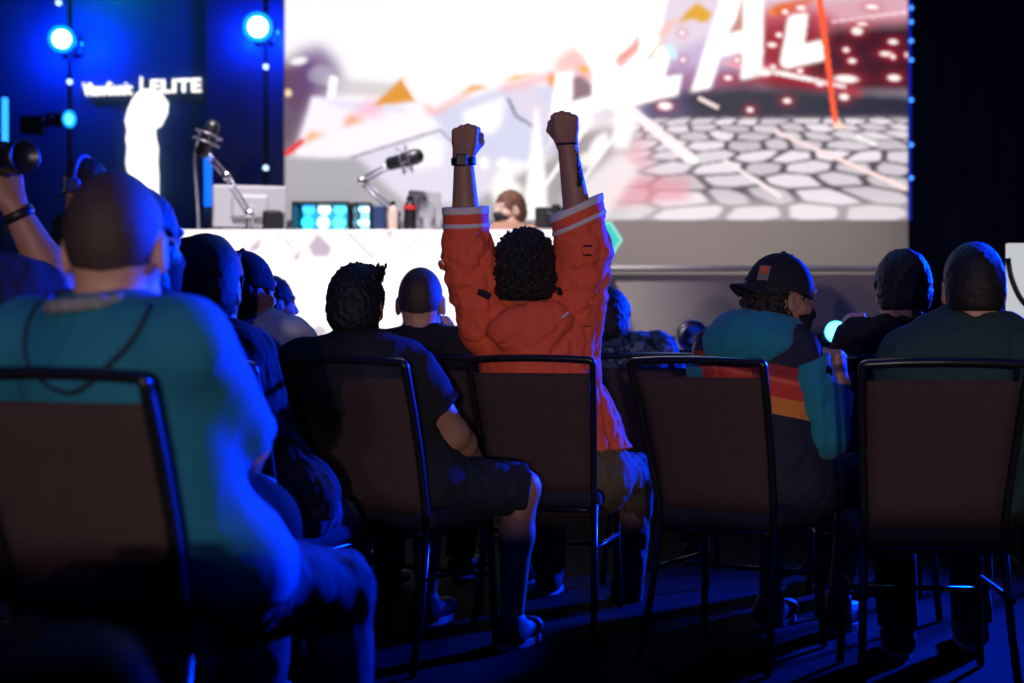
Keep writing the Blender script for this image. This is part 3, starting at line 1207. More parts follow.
M_ind = emit('indicator_white', (.5, .75, 1.), 2.2)
for x, d, lb in ((70, 12.28, 'black lamp pole behind the lamps at the far left'), (266, 12.25, 'black lamp pole in front of the dark panel by the screen')):
    c = P(x, 200, d)
    t = thing('lamp_pole', lb, 'pole', (c[0], c[1], zr))
    top = P(x, -70, d)[2]
    obj('post', tubem([(c[0], d, zr), (c[0], d, top)], .022, 12), M_black, t, True, True)
    obj('base_plate', lathem([(.2, 0), (.2, .015), (.05, .03)], (c[0], d, zr), (0, 0, 1)), M_metal, t, True)
    for py in ((3, 82) if x == 70 else (67, 168)):
        led(t, x-(11 if py == 3 else 0), py, d-.06, e=M_ind)
t = thing('tube_light', 'upright blue tube light at the far left edge', 'tube light', tuple(P(4, 262, 10.5)))
obj('tube', tubem([P(5, 163, 10.5), P(5, 98, 10.5)], .022, 12), emit('tube_blue', (.02, .28, 1.), 2.4), t, True, True)
obj('stand', tubem([A(P(5, 0, 10.5)[0], 10.5, zr), P(5, 164, 10.5)], .018, 10), M_metal, t, True, True)
t = thing('tube_light', 'upright blue tube light behind the tall microphone', 'tube light', (P(208, 0, 11.2)[0], 11.2, zr))
obj('tube', tubem([P(208, 206, 11.2), P(208, 155, 11.2)], .03, 12), emit('tube_blue_deep', (.0, .12, 1.), 1.8), t, True, True)
obj('stand', tubem([A(P(208, 0, 11.2)[0], 11.2, zr), P(208, 207, 11.2)], .018, 10), M_metal, t, True, True)

# ------------------------------------------------------------------ platform and glowing desk
DD = 8.4
xd0, xd1 = P(150, 0, DD)[0], P(604, 0, DD)[0]
zd = P(0, 229, DD)[2]
zp = .78
struct('stage_platform', boxm(((xd0+xd1)/2, DD+.3, zp/2), (xd1-xd0+.3, .55, zp)), mat('platform_black', (.02, .02, .025), .8))
desk = thing('host_desk', 'long desk with glowing white patterned front below the screen', 'desk', ((xd0+xd1)/2, DD+.2, zp))
dp = Paint(150, 604, 230, P(0, 0, DD)[2]*0+341.5+(H-zp)*FPX/DD, 1.3, (255, 250, 250))
G = (188, 166, 186)
dp.poly([(308, 246), (318, 233), (332, 248), (328, 257), (313, 257)], G, .8)
dp.poly([(162, 296), (173, 282), (187, 293), (176, 306)], (170, 160, 172), .8)
dp.poly([(248, 250), (261, 236), (260, 248), (253, 252)], G, .8)
dp.poly([(309, 330), (320, 325), (329, 332), (318, 341)], (190, 180, 190), .8)
dp.poly([(292, 257), (302, 248), (298, 262)], G, .8)
dp.poly([(386, 232), (394, 230), (389, 241)], G, .8)
dp.poly([(425, 300), (440, 292), (445, 308), (432, 314)], (200, 186, 200), 1)
dp.poly([(470, 270), (482, 262), (486, 276), (475, 282)], G, 1)
for a, b in (((278, 232), (294, 250)), ((348, 233), (373, 258)), ((422, 236), (400, 254)), ((430, 240), (420, 248)), ((200, 330), (226, 312)), ((450, 240), (470, 252))):
    dp.line(a, b, 2, 2, (206, 190, 206))
obj('front_screen', dp.mesh('front_screen', DD, DD), picture_mat('desk_picture', 1.25), desk, True)
obj('desk_shell', boxm(((xd0+xd1)/2, DD+.045, (zp+zd)/2), (xd1-xd0, .08, zd-zp)), M_plast, desk, True)
obj('desk_top', boxm(((xd0+xd1)/2, DD+.36, zd-.02), (xd1-xd0+.02, .72, .04), bev=.008), mat('desk_white', (.7, .68, .68), .5), desk, True)
for x in (xd0+.03, xd1-.03):
    obj('side_panel', boxm((x, DD+.3, (zp+zd)/2-.02), (.05, .42, zd-zp-.04)), M_plast, desk, True)
# hexagon sign at the desk's right end
hx = P(600, 240, DD-.06)
hr_ = .125
t = thing('hexagon_sign', 'glowing teal hexagon sign at the right end of the desk', 'sign', (hx[0], hx[1], hx[2]))
hexp = [(hx[0]+hr_*1.08*math.cos(math.radians(a)), hx[2]+hr_*math.sin(math.radians(a))) for a in range(0, 360, 60)]
obj('rim', prism(hexp, DD-.06, DD-.015), emit('hex_pale', (.35, 1., .85), .8), t, True)
hexq = [(hx[0]+(x-hx[0])*.84, hx[2]+(z-hx[2])*.84) for x, z in hexp]
obj('face', prism(hexq, DD-.066, DD-.055), emit('hex_teal', (.04, .75, .62), .85), t, True)
obj('mark', prism([(hx[0]-.03, hx[2]-.04), (hx[0]+.035, hx[2]-.04), (hx[0]+.035, hx[2]-.02), (hx[0]+.0, hx[2]-.02), (hx[0]+.03, hx[2]+.03), (hx[0]-.02, hx[2]+.03)], DD-.07, DD-.064), emit('hex_white', (.8, 1., .95), .9), t, True)


# gear standing on the desk
def boom_mic(label, base, elbow, tip, micdir, cable):
    b, e, t_ = [np.asarray(q) for q in (base, elbow, tip)]
    t = thing('microphone_arm', label, 'microphone', tuple(b))
    M_arm = mat('arm_silver', (.30, .28, .36), .35, metal=.6)
    bm = bmesh.new()
    lathe(bm, [(.035, 0), (.035, .03), (.018, .045), (.016, .12)], b, (0, 0, 1), 16)
    obj('clamp', bm, M_metal, t, True, True)
    j0 = b+A(0, 0, .12)
    for p, q in ((j0, e), (e, t_)):
        bm = bmesh.new()
        n = unit(np.cross(q-p, A(0, 1, 0)))*.014
        tube(bm, [p+n, q+n], .008, 8)
        tube(bm, [p-n, q-n], .008, 8)
        obj('arm', bm, M_arm, t, True, True)
    for q in (j0, e, t_):
        obj('joint', lathem([(.024, -.02), (.028, 0), (.024, .02)], q, (0, 1, 0), 14), M_chrome, t, True, True)
    md = unit(micdir)
    z = 1.35
    c = t_+md*.08
    obj('microphone', lathem([(r_*z, h_*z) for r_, h_ in ((.02, -.09), (.03, -.08), (.032, .0), (.036, .01), (.036, .05), (.028, .075), (.008, .085))], c, md, 18), M_metal, t, True, True)
    bm = bmesh.new()
    u = unit(np.cross(md, A(0, 1, 0)))
    w = np.cross(md, u)
    for s_ in (-.03, .02):
        tube(bm, [c+md*s_+(u*math.cos(a)+w*math.sin(a))*.062*z for a in np.linspace(0, 2*math.pi, 18, endpoint=False)], .006, 6, True)
    for k in range(4):
        a = k*math.pi/2+.4
        r_ = u*math.cos(a)+w*math.sin(a)
        tube(bm, [c-md*.03+r_*.062*z, c+r_*.033*z, c+md*.02+r_*.062*z], .004, 6)
    obj('shock_mount', bm, M_arm, t, True, True)
    if cable:
        obj('cable', tubem(fillet(cable, .06, 6), .009, 8), mat('cable_grey', (.25, .25, .3), .4), t, True, True)
    return t


boom_mic('tall microphone arm with hanging cable at the desk\'s left end', A(P(249, 0, 8.75)[0], 8.75, zd), P(226, 176, 8.7), P(203, 150, 8.65), (.35, 0, .9),
         [P(206, 138, 8.65), P(198, 140, 8.65), P(194, 160, 8.65), P(197, 200, 8.7), A(P(199, 0, 8.7)[0], 8.7, zd+.005)])
boom_mic('low microphone arm behind the glowing computer case', A(P(397, 0, 8.8)[0], 8.8, zd), P(362, 181, 8.8), P(393, 163, 8.75), (.9, 0, .25), None)
M_mon = mat('monitor_grey', (.42, .42, .44), .45, var=.05)


def monitor(label, px, d, w, h, rz, shell, tilt=0.):
    x = P(px, 0, d)[0]
    t = thing('monitor', label, 'monitor', (x, d, zd), rz)
    z0 = .02
    obj('foot', boxm((0, 0, .008), (w*.45, .17, .016), bev=.006), shell, t)
    obj('neck', boxm((0, .0, .1), (.05, .03, .19), bev=.008), shell, t)
    obj('screen_shell', boxm((0, .035, z0+h/2+.03), (w, .035, h), bev=.012), shell, t)
    obj('rear_bulge', boxm((0, .008, z0+h/2+.03), (w*.5, .04, h*.55), bev=.018), shell, t)
    obj('screen_glass', boxm((0, .0535, z0+h/2+.03), (w-.02, .003, h-.02)), M_plast, t)
    return t


monitor('pale grey monitor seen from behind at the desk\'s left end', 250, 8.95, .46, .27, .25, M_mon)
monitor('grey monitor seen from behind right of the microphones', 427, 8.9, .22, .23, .5, M_mon)
monitor('dark monitor with green light right of the man on stage', 556, 8.9, .26, .13, 0, M_plast)


def pc_case(label, px0, px1, d, h, cols, bright):
    a, b = P(px0, 0, d)[0], P(px1, 0, d)[0]
    w = b-a
    t = thing('computer_case', label, 'computer', ((a+b)/2, d+.2, zd))
    bm = bmesh.new()
    e = .014
    for s_ in (-1, 1):
        box(bm, (s_*(w/2-e/2), 0, h/2), (e, .36, h), bev=.003)
    for z in (e/2, h-e/2):
        box(bm, (0, 0, z), (w-2*e, .36, e))
    box(bm, (0, .17, h/2), (w-2*e, .02, h-2*e))
    obj('case_frame', bm, M_plast, t)
    r = random.Random(px0)
    for i in range(6):
        q = ((-.5+(i % 3+.5)/3)*(w-.06), -.08+.05*(i // 3), .05+(i // 3)*h*.45)
        rr = min(w*.13, h*.2)
        obj('fan', lathem([(rr, 0), (rr, .02), (rr*.3, .024)], (q[0], q[1]+.05, q[2]+.03), (0, -1, 0), 16), emit('fan_%d_%d' % (px0, i), cols[i % len(cols)], bright*r.uniform(.7, 1.3)), t)
    obj('lit_board', boxm((0, .13, h*.55), (w-.05, .02, h*.7)), emit('board_%d' % px0, cols[0], bright*.45), t)
    gl = bpy.data.materials.get('case_glass')
    if gl is None:
        gl = bpy.data.materials.new('case_glass')
        gl.use_nodes = True
        b_ = gl.node_tree.nodes['Principled BSDF']
        b_.inputs['Base Color'].default_value = (.8, .9, 1, 1)
        b_.inputs['Transmission Weight'].default_value = 1
        b_.inputs['Roughness'].default_value = .05
        b_.inputs['IOR'].default_value = 1.1
    obj('glass_panel', boxm((0, -.176, h/2), (w-2*e, .006, h-2*e)), gl, t)
    return t


pc_case('wide black computer case glowing cyan and green inside', 291, 349, 8.75, .20, [(.04, .6, .9), (.6, 1, .85), (.1, .8, .5), (.05, .45, 1), (.9, 1, .9), (.1, .7, .9)], 2.2)
pc_case('narrow computer case glowing pale blue and violet', 351, 371, 8.75, .195, [(.35, .85, 1), (.55, .5, 1), (.8, 1, .95)], 4)
o = obj('speaker', boxm((P(379, 0, 8.8)[0], 8.85, zd+.09), (.085, .14, .18), bev=.012), mat('speaker_blue', (.02, .045, .12), .4))
tag(o, 'small dark blue speaker right of the glowing computer cases', 'speaker')
o = obj('speaker', boxm((P(272, 0, 8.7)[0], 8.75, zd+.07), (.12, .14, .14), bev=.02), M_plast)
tag(o, 'small black speaker left of the wide glowing case', 'speaker')
t = thing('bottle', 'pale bottle standing under the low microphone arm', 'bottle', (P(393, 0, 8.7)[0], 8.7, zd))
obj('bottle_body', lathem([(.028, 0), (.031, .01), (.031, .13), (.02, .155), (.014, .17)], (0, 0, 0), (0, 0, 1), 18), mat('bottle_pale', (.65, .5, .42), .35), t, smooth=True)
obj('cap', lathem([(.016, .165), (.016, .19), (.012, .194)], (0, 0, 0), (0, 0, 1), 14), M_plast, t)
t = thing('bottle', 'black bottle with red band beside the grey monitor', 'bottle', (P(410, 0, 8.75)[0], 8.75, zd))
obj('bottle_body', lathem([(.034, 0), (.038, .01), (.038, .16), (.028, .19), (.02, .2)], (0, 0, 0), (0, 0, 1), 18), M_plast, t, smooth=True)
obj('band', lathem([(.0385, .145), (.0395, .15), (.0395, .168), (.0385, .172)], (0, 0, 0), (0, 0, 1), 18), mat('band_red', (.6, .03, .03), .5), t)
obj('cap', lathem([(.022, .195), (.022, .225), (.016, .23)], (0, 0, 0), (0, 0, 1), 14), M_plast, t)


# lamps on the floor in front of the stage
def floor_lamp(label, px, py, d, r, lens, shell, aim):
    c = P(px, py, d)
    ax = unit(aim)
    t = thing('floor_lamp', label, 'lamp', (c[0], c[1], 0))
    obj('housing', lathem([(r*.5, -.2), (r*.9, -.17), (r*1.05, -.02), (r*1.15, 0), (r*1.15, .02), (r, .02), (r, .0)], c, ax, 22), shell, t, True, True)
    obj('lens', lathem([(r*.97, .0), (r*.97, .008), (r*.6, .02), (r*.1, .026)], c, ax, 22), lens, t, True, True)
    obj('stand', tubem([(c[0], c[1]+.12, 0), (c[0], c[1]+.12, c[2]-r*1.0)], .015, 8), M_metal, t, True)
    obj('yoke', tubem(fillet([c+A(-r*1.2, .1, 0), c+A(-r*1.2, .12, -r*1.1), c+A(r*1.2, .12, -r*1.1), c+A(r*1.2, .1, 0)], .04), .01, 8), M_metal, t, True)
    obj('base_plate', lathem([(.14, 0), (.14, .012), (.02, .03)], (c[0], c[1]+.12, 0), (0, 0, 1)), M_metal, t, True)
    return t


floor_lamp('silver unlit lamp in front of the stage behind the camouflage shirt', 693, 336, 7.6, .075, M_chrome, M_chrome, (-.4, -1, .2))
floor_lamp('glowing cyan lamp in front of the stage by the raised hand', 836, 332, 7.8, .06, emit('lens_cyan', (.12, .75, 1.), 4), M_plast, (-.2, -1, .1))

# white board at the right edge
c0, c1 = P(1008, 243, 6.2), P(1110, 332, 6.2)
t = thing('display_board', 'bright white board with hanging black cable at the right edge', 'board', ((c0[0]+c1[0])/2, 6.2, 0))
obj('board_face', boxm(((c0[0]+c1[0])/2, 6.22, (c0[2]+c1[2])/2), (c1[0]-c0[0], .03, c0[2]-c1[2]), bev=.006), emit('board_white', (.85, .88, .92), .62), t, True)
obj('cable', tubem(fillet([P(1008, 258, 6.17), P(1010, 275, 6.17), P(1020, 300, 6.17), P(1040, 318, 6.17), P(1060, 300, 6.17)], .05), .012, 8), M_plast, t, True, True)
for x in (c0[0]+.08, c1[0]-.08):
    bm = bmesh.new()
    box(bm, (x, 6.25, c0[2]/2), (.035, .03, c0[2]-.02))
    box(bm, (x, 6.25, .015), (.05, .5, .03))
    obj('stand', bm, M_metal, t, True)

# black travel case close to the camera
c = A(-.56, 1.42, 0)
t = thing('suitcase', 'black rounded travel case at the bottom left, nearest the camera', 'suitcase', tuple(c), .35)
obj('shell', boxm((0, 0, .39), (.40, .24, .62), None, .06), mat('case_black', (.003, .003, .004), .7, spec=.03), t, smooth=True)
obj('handle', tubem(fillet([(-.08, 0, .69), (-.08, 0, .715), (.08, 0, .715), (.08, 0, .69)], .02), .009, 8), MATS['case_black'], t, smooth=True)
for x in (-.15, .15):
    for y in (-.08, .08):
        obj('wheel', lathem([(.02, -.014), (.035, -.01), (.035, .01), (.02, .014)], (x, y, .036), (1, 0, 0), 16), M_plast, t, smooth=True)
        obj('wheel_fork', boxm((x, y, .07), (.04, .03, .04), None, .006), M_plast, t)

# ------------------------------------------------------------------ chairs
M_fab = mat('chair_fabric_brown', (.055, .032, .033), .92, bump=.5, scale=330, var=.18, vscale=40)
M_seatf = mat('chair_seat_fabric', (.018, .022, .042), .9, bump=.4, scale=330)
M_frame = mat('chair_frame_dark', (.022, .022, .03), .3, metal=.55, var=.05, spec=.6)
CW = .222


def make_chair(label):
    t = thing('banquet_chair', label, 'chair', (0, 0, 0), 0, 'audience chairs')
    W = CW
    # curve of the back, seen from the side
    prof = [(.075, .44), (.058, .52), (.018, .66), (-.032, .80), (-.075, .905)]
    pts = [(-W*.86, .078, .43)]+[(-W*(.86+.14*(z-.44)/.5), y, z) for y, z in prof]
    top = [(-W, -.086, .938), (-W*.5, -.094, .9435), (0, -.097, .945), (W*.5, -.094, .9435), (W, -.086, .938)]
    path = fillet(pts, .03, 3)+fillet([pts[-1]]+top+[(-pts[-1][0], pts[-1][1], pts[-1][2])], .018, 4)[1:-1]+[(-x, y, z) for x, y, z in [tuple(q) for q in fillet(pts, .03, 3)][::-1]]
    obj('back_frame', tubem(path, .012, 8, rect=(.0125, .010, (0, 1, 0))), M_frame, t, smooth=True)
    # padded back
    bm = bmesh.new()
    nx, nz = 12, 14
    F, B = [], []
    for i in range(nz+1):
        v = i/nz
        z = .475+v*(.892-.475)
        y = np.interp(z, [q[1] for q in prof], [q[0] for q in prof])
        w = (W-.010)*(.86+.14*(z-.44)/.5)-.004
        rf, rb = [], []
        for k in range(nx+1):
            u = -1+2*k/nx
            edge = (1-abs(u)**6)*(1-abs(2*v-1)**8)
            bow = -.012*(1-u*u)
            rf.append(bm.verts.new((w*u, y+.004+bow+.026*edge, z)))
            rb.append(bm.verts.new((w*u, y-.002+bow-.014*edge, z)))
        F.append(rf)
        B.append(rb)
    for i in range(nz):
        for k in range(nx):
            bm.faces.new((F[i][k], F[i+1][k], F[i+1][k+1], F[i][k+1]))
            bm.faces.new((B[i][k], B[i][k+1], B[i+1][k+1], B[i+1][k]))
    for i in range(nz):
        for k in (0, nx):
            q = (F[i][k], B[i][k], B[i+1][k], F[i+1][k])
            bm.faces.new(q if k == 0 else q[::-1])
    for k in range(nx):
        for i in (0, nz):
            q = (F[i][k], F[i][k+1], B[i][k+1], B[i][k])
            bm.faces.new(q if i == 0 else q[::-1])
    bmesh.ops.recalc_face_normals(bm, faces=bm.faces)
    obj('backrest', bm, M_fab, t, smooth=True)
    # seat
    V = Soft(.009)
    V.bx(A(0, .275, .448), A(.215, .205, .034), None, .01, .028)
    V.ell(A(0, .25, .462), A(.19, .19, .03), None, .03)
    obj('seat', V.mesh('seat'), M_seatf, t)
    ring = [(-.193, .075, .41), (.193, .075, .41), (.205, .46, .41), (-.205, .46, .41)]
    ring = [Vector(ring[0])]+fillet(ring+[ring[0]], .05)[1:-1]
    obj('seat_frame', tubem(ring, .011, 8, True), M_frame, t, smooth=True)
    for s_ in (-1, 1):
        obj('leg', tubem([(s_*.193, .078, .43), (s_*.203, .03, .2), (s_*.214, -.035, .004)], .012, 8), M_frame, t, smooth=True)
        obj('leg', tubem([(s_*.2, .435, .42), (s_*.206, .445, .2), (s_*.212, .455, .004)], .012, 8), M_frame, t, smooth=True)
        obj('stretcher', tubem([(s_*.204, .012, .28), (s_*.205, .442, .28)], .008, 8), M_frame, t, smooth=True)
    obj('stretcher', tubem([(-.203, .44, .24), (.203, .44, .24)], .008, 8), M_frame, t, smooth=True)
    return t


CH = []


def chair(px, d, yaw, label):
    x = (px-512)/FPX*d
    th = math.radians(yaw)
    F = A(math.sin(th), math.cos(th), 0)
    # the top rail's middle stands at (x, d)
    b = A(x, d, 0)+F*.09
    o = make_chair(label) if not CH else copy_tree(CH[0])
    o['label'] = label
    o.location = b
    o.rotation_euler = (0, 0, -th)
    CH.append(o)
    return b, F


def seat_of(b, F, fwd=.2, right=0.):
    R = A(F[1], -F[0], 0)
    q = b+F*(fwd+.045)+R*right
    return (q[0], q[1])


c_fg = chair(41, 2.52, 23, 'banquet chair of the man in the teal shirt, nearest the camera')
c_l = chair(343, 4.28, 30, 'banquet chair of the spiky-haired man, seat edge visible on the right')
c_o = chair(529, 4.86, 15, 'banquet chair of the man raising both fists')
c_c = chair(694, 4.3, 32, 'banquet chair of the person in the backward cap and hoodie')
c_r = chair(945, 3.86, 6, 'banquet chair of the man in dark green at the right')
c_5 = chair(182, 3.74, 24, 'banquet chair of the man between the teal shirt and the light tee')
c_11 = chair(652, 5.75, 14, 'banquet chair of the man in the camouflage shirt')
c_13 = chair(880, 5.05, 8, 'banquet chair of the man in black with his hand raised')
c_9 = chair(420, 5.25, 18, 'banquet chair of the shaven man in black')
c_6 = chair(258, 5.0, 24, 'banquet chair of the person in the light tee')
c_4 = chair(104, 3.02, 22, 'banquet chair between the man in teal and the black-haired man')
c_2 = chair(-60, 3.15, 22, 'banquet chair at the left edge under the person with a camera')

from mathutils.bvhtree import BVHTree


def picker(o):
    me = o.data
    b = BVHTree.FromPolygons([v.co[:] for v in me.vertices], [q.vertices[:] for q in me.polygons])
    off = Vector((0, 0, 0))
    r = o
    while r is not None:
        off += Vector(r.location)
        r = r.parent

    def pick(px, py, lift=.004):
        dr = Vector(P(px, py, 1.)-A(0, 0, H)).normalized()
        h = b.ray_cast(Vector((0, 0, H))-off, dr)
        if h[0] is None:
            h = b.find_nearest(Vector(P(px, py, 2.6)) - off)
        nr = h[1] if h[1].dot(dr) < 0 else -h[1]
        return np.array(h[0]+off+nr*lift), np.array(nr)
    return pick


# ------------------------------------------------------------------ 1 man in the teal shirt
p = Person('man in teal shirt with lanyard, cropped hair, seated nearest the camera', seat_of(*c_fg, .20, .06), 22, head=P(117, 250, 2.68), hyaw=-19, hs=1.15, vox=.007, bulk=1.14,
           J=dict(kneeL=(-.56, 3.16, .5), ankL=(-.56, 3.13, .09), kneeR=P(338, 588, 2.98), ankR=P(345, 735, 3.0), elR=P(246, 442, 2.80), wrR=P(222, 486, 3.1)))
p.body()
p.hair((.05, .032, .028), .0030, .0004, .012, style='buzz', seed=2, front=.03)
sh = p.shirt(M_teal, 'short', .016, .004, .16, 2, upto=.97)
p.trousers(M_jean)
p.shoes(M_shoe)
M_lan = mat('lanyard_dark', (.012, .03, .07), .7)
nk, tu, tr, tf = p.J['neck'], p.tu, p.tr, p.tf
pk = picker(sh)
pts = [pk(x, y)[0] for x, y in ((52, 298), (38, 308), (30, 320), (26, 338), (27, 358), (38, 378), (56, 390), (75, 394), (90, 384), (106, 368), (124, 352), (139, 334), (147, 318), (152, 306))]
lan = obj('lanyard', tubem(fillet(pts, .03, 3), .006, 8, rect=(.006, .003, (0, 1, 0))), M_lan, p.root, True, True)
lan['label'] = 'dark cord looped down the back'
# lighter knit collar
V = Soft(.006)
ring = [nk+tu*.026+(tr*math.cos(t)+tf*math.sin(t))*.079-tu*.02*math.sin(t) for t in np.linspace(0, 2*math.pi, 16, endpoint=False)]
for i in range(16):
    V.cone(ring[i], ring[(i+1) % 16], .0125, .0125, .008)
obj('collar', V.mesh('collar'), mat('collar_grey', (.20, .21, .22), .85, bump=.3, scale=150, var=.5, vscale=60), p.root, True)
gb = bmesh.new()
for sx in (-1, 1):
    tube(gb, [p.hp(.078*sx, -.015, .012), p.hp(.079*sx, .03, .02), p.hp(.07*sx, .095, .018)], .003, 6)
for sx in (-1, 1):
    tube(gb, [p.hp(.035*sx+.026*math.cos(a), .112, .01+.02*math.sin(a)) for a in np.linspace(0, 6.283, 14, endpoint=False)], .0025, 6, True)
obj('glasses', gb, M_plast, p.root, True, True)

# ------------------------------------------------------------------ 2 person holding up a camera at the left edge
s2 = seat_of(*c_2, .2, .0)
cam_p = P(8, 172, 3.42)
p = Person('person in black at the left edge, arm raised holding a camera', s2, 20, head=P(-48, 205, 3.36), vox=.006, skin='tan', bulk=1.05, curl=(.4, .55),
           J=dict(shR=P(18, 292, 3.38), elR=P(58, 288, 3.5), wrR=P(12, 203, 3.44)), handN=dict(R=(A(-.25, .05, 1), A(-.6, .6, 0), A(-.5, -.8, .1))))
p.body()
p.hair((.012, .01, .01), .014, .003, .02)
p.shirt(M_black, 'short', .014, .003, .12, 5, upto=.6)
p.trousers(M_dark)
p.shoes(M_shoe)
w, e = p.J['wrR'], p.J['elR']
ax = unit(w-e)
bp = w-ax*.03
u = unit(np.cross(ax, A(0, 1, 0)))
v = np.cross(ax, u)
obj('wristband', tubem([bp+(u*math.cos(a)+v*math.sin(a))*.036 for a in np.linspace(0, 6.283, 20, endpoint=False)], .008, 8, True, rect=(.012, .004, tuple(ax))), M_plast, p.root, True, True)
cm = thing('camera', 'black camera with big lens held up at the left edge', 'camera', tuple(cam_p+A(-.05, 0, .0)))
obj('camera_body', boxm(tuple(cam_p+A(-.06, .03, .03)), (.13, .07, .09), bev=.012), M_plast, cm, True)
obj('lens_barrel', lathem([(.034, -.05), (.036, .0), (.038, .05), (.042, .07), (.042, .09), (.036, .09), (.034, .075)], cam_p+A(-.01, .0, .03), (.75, -.6, .0), 22), M_metal, cm, True, True)
obj('viewfinder', boxm(tuple(cam_p+A(-.06, .03, .085)), (.05, .05, .03), bev=.008), M_plast, cm, True)

# ------------------------------------------------------------------ 3 standing crew member with headphones
hd = P(84, 186, 7.0)
p = Person('person wearing headphones, standing left of the glowing desk', (hd[0]+.02, hd[1]), -75, head=hd, stand=True, vox=.008, skin='fair')
p.body()
p.hair((.02, .015, .012), .012, .003, .02)
p.eyes()
p.shirt(M_black, 'long')
p.trousers(M_dark)
p.shoes(M_shoe)
M_hp = mat('headphone_blue', (.05, .08, .3), .3, var=.05)
hb = [p.hp(.098*math.cos(a), -.005, .01+.135*math.sin(a)) for a in np.linspace(0.05, math.pi-.05, 18)]
hp_ = obj('headphones', tubem(hb, .013, 8), M_hp, p.root, True, True)
for sx in (-1, 1):
    obj('ear_cup', lathem([(.03, -.018), (.042, -.012), (.042, .012), (.03, .02)], p.hp(.094*sx, -.002, -.005), p.hr*sx, 18), M_hp, hp_, True, True)
obj('headset_boom', tubem(fillet([p.hp(-.095, .01, -.02), p.hp(-.09, .08, -.06), p.hp(-.03, .13, -.065)], .04), .005, 6), M_plast, hp_, True, True)

# ------------------------------------------------------------------ 4 head showing beside the teal man's head
p = Person('dark-haired person whose head shows just beyond the teal man\'s head', seat_of(*c_4, .2, .05), 22, head=P(138, 247, 3.22), J=dict(elR=P(186, 440, 3.3), wrR=P(150, 474, 3.42), kneeR=P(190, 540, 3.66), shR=P(190, 348, 3.24), ankR=P(190, 700, 3.6)), hyaw=16, hs=1.04, vox=.008, skin='tan')
p.body()
p.hair((.008, .007, .008), .011, .0015, .02, seed=4)
p.mask(M_black)
p.shirt(M_dark, 'short')
p.trousers(M_dark)
p.shoes(M_shoe)

# ------------------------------------------------------------------ 5 man with black hair, dark shirt and jeans
p = Person('black-haired man in dark shirt and jeans beside the teal shirt', seat_of(*c_5, .2, .04), 24, head=P(208, 290, 3.96), hyaw=-18, hs=1.1, vox=.007, skin='tan', bulk=1.02,
           J=dict(shR=P(248, 356, 4.0), elR=P(272, 436, 4.05), wrR=P(248, 472, 4.18), kneeR=P(332, 522, 4.2), ankR=P(334, 640, 4.18), kneeL=P(255, 524, 4.36)))
p.body()
p.hair((.006, .006, .007), .0165, .0006, .012, seed=6, nape=-.07, front=.06,
       extra=(((-.05, .02, .10), (-.105, .045, .108), .016, .002), ((-.03, .05, .10), (-.075, .075, .118), .014, .002), ((.07, .02, .08), (.092, .04, .125), .006, .0015), ((.03, .0, .115), (-.05, -.03, .118), .02, .016)))
p.mask(mat('mask_blue', (.25, .4, .55), .8))
p.shirt(M_dark, 'short', .014, .006, .1, 7)
p.trousers(M_jean)
p.shoes(M_shoe)


def baseball_cap(p, m, back=True, badge=None, brim_up=0.):
    V = Soft(.005)
    ax = p.hax
    h = p.hs
    V.ell(p.hp(0, -.014, .026), A(.0745+.015, .095+.015, .098+.018)*h, ax, .02)
    V.ell(p.hp(0, -.014, .144), A(.008, .008, .006)*h, ax, .006)
    n = unit(p.hu*1.0-p.hf*(-.22 if back else .22))
    c = obj('cap', V.mesh('cap', None, [(p.hp(0, 0, .018), -unit(p.hu+p.hf*(.12 if back else -.12)))]), m, p.root, True)
    sg = -1 if back else 1
    bm = bmesh.new()
    rows = []
    for i in range(6):
        u_ = i/5
        r = []
        for k in range(13):
            a = (-1+2*k/12)
            x = .078*a*(1-.12*u_)
            y = sg*(.084*math.sqrt(max(0, 1-(a*.82)**2))+.008+u_*(.09-.035*a*a))
            z = .028+.012*(1-a*a)-.018*u_+brim_up*u_-.012*a*a
            r.append(p.hp(x, y, z))
        rows.append(r)
    for off in (0, 1):
        vs = [[bm.verts.new(q-p.hu*.004*off) for q in r] for r in rows]
        for i in range(5):
            for k in range(12):
                q = (vs[i][k], vs[i][k+1], vs[i+1][k+1], vs[i+1][k])
                bm.faces.new(q if off else q[::-1])
        if off == 0:
            v0 = vs
        else:
            bd0 = [v0[5][k] for k in range(13)]
            bd1 = [vs[5][k] for k in range(13)]
            for k in range(12):
                bm.faces.new((bd0[k], bd0[k+1], bd1[k+1], bd1[k]))
            for i in range(5):
                for k in (0, 12):
                    bm.faces.new((v0[i][k], v0[i+1][k], vs[i+1][k], vs[i][k]))
    bmesh.ops.recalc_face_normals(bm, faces=bm.faces)
    obj('brim', bm, m, c, True, True)
    return c


# ------------------------------------------------------------------ 6 person in the light tee with a dark cap
p = Person('person in pale tee and dark cap beside the black-haired man', seat_of(*c_6, .22, .02), 14, head=P(246, 294, 5.1), hyaw=30, hs=1.1, vox=.008, bulk=1.08, J=dict(shR=P(294, 342, 5.12), shL=P(226, 340, 5.1), neck=P(252, 322, 5.1)))
p.body()
p.hair((.012, .01, .01), .012, .004, .03, style='long', seed=8, extra=(((0, -.06, -.03), (0, -.08, -.14), .075, .055),))
c = baseball_cap(p, M_black, True, brim_up=-.06)
lb = obj('cap_label', boxm((0, 0, 0), (.03, .004, .03)), M_paper, c)
q = p.hp(-.02, -.168, -.03)
lb.location = Vector(q)-p.root.location if False else Vector(q)
lb.location = Vector(q)-Vector(p.root.location)
p.shirt(M_lgrey, 'short', .016, .007, .1, 9)
p.trousers(M_jean)
p.shoes(M_shoe)

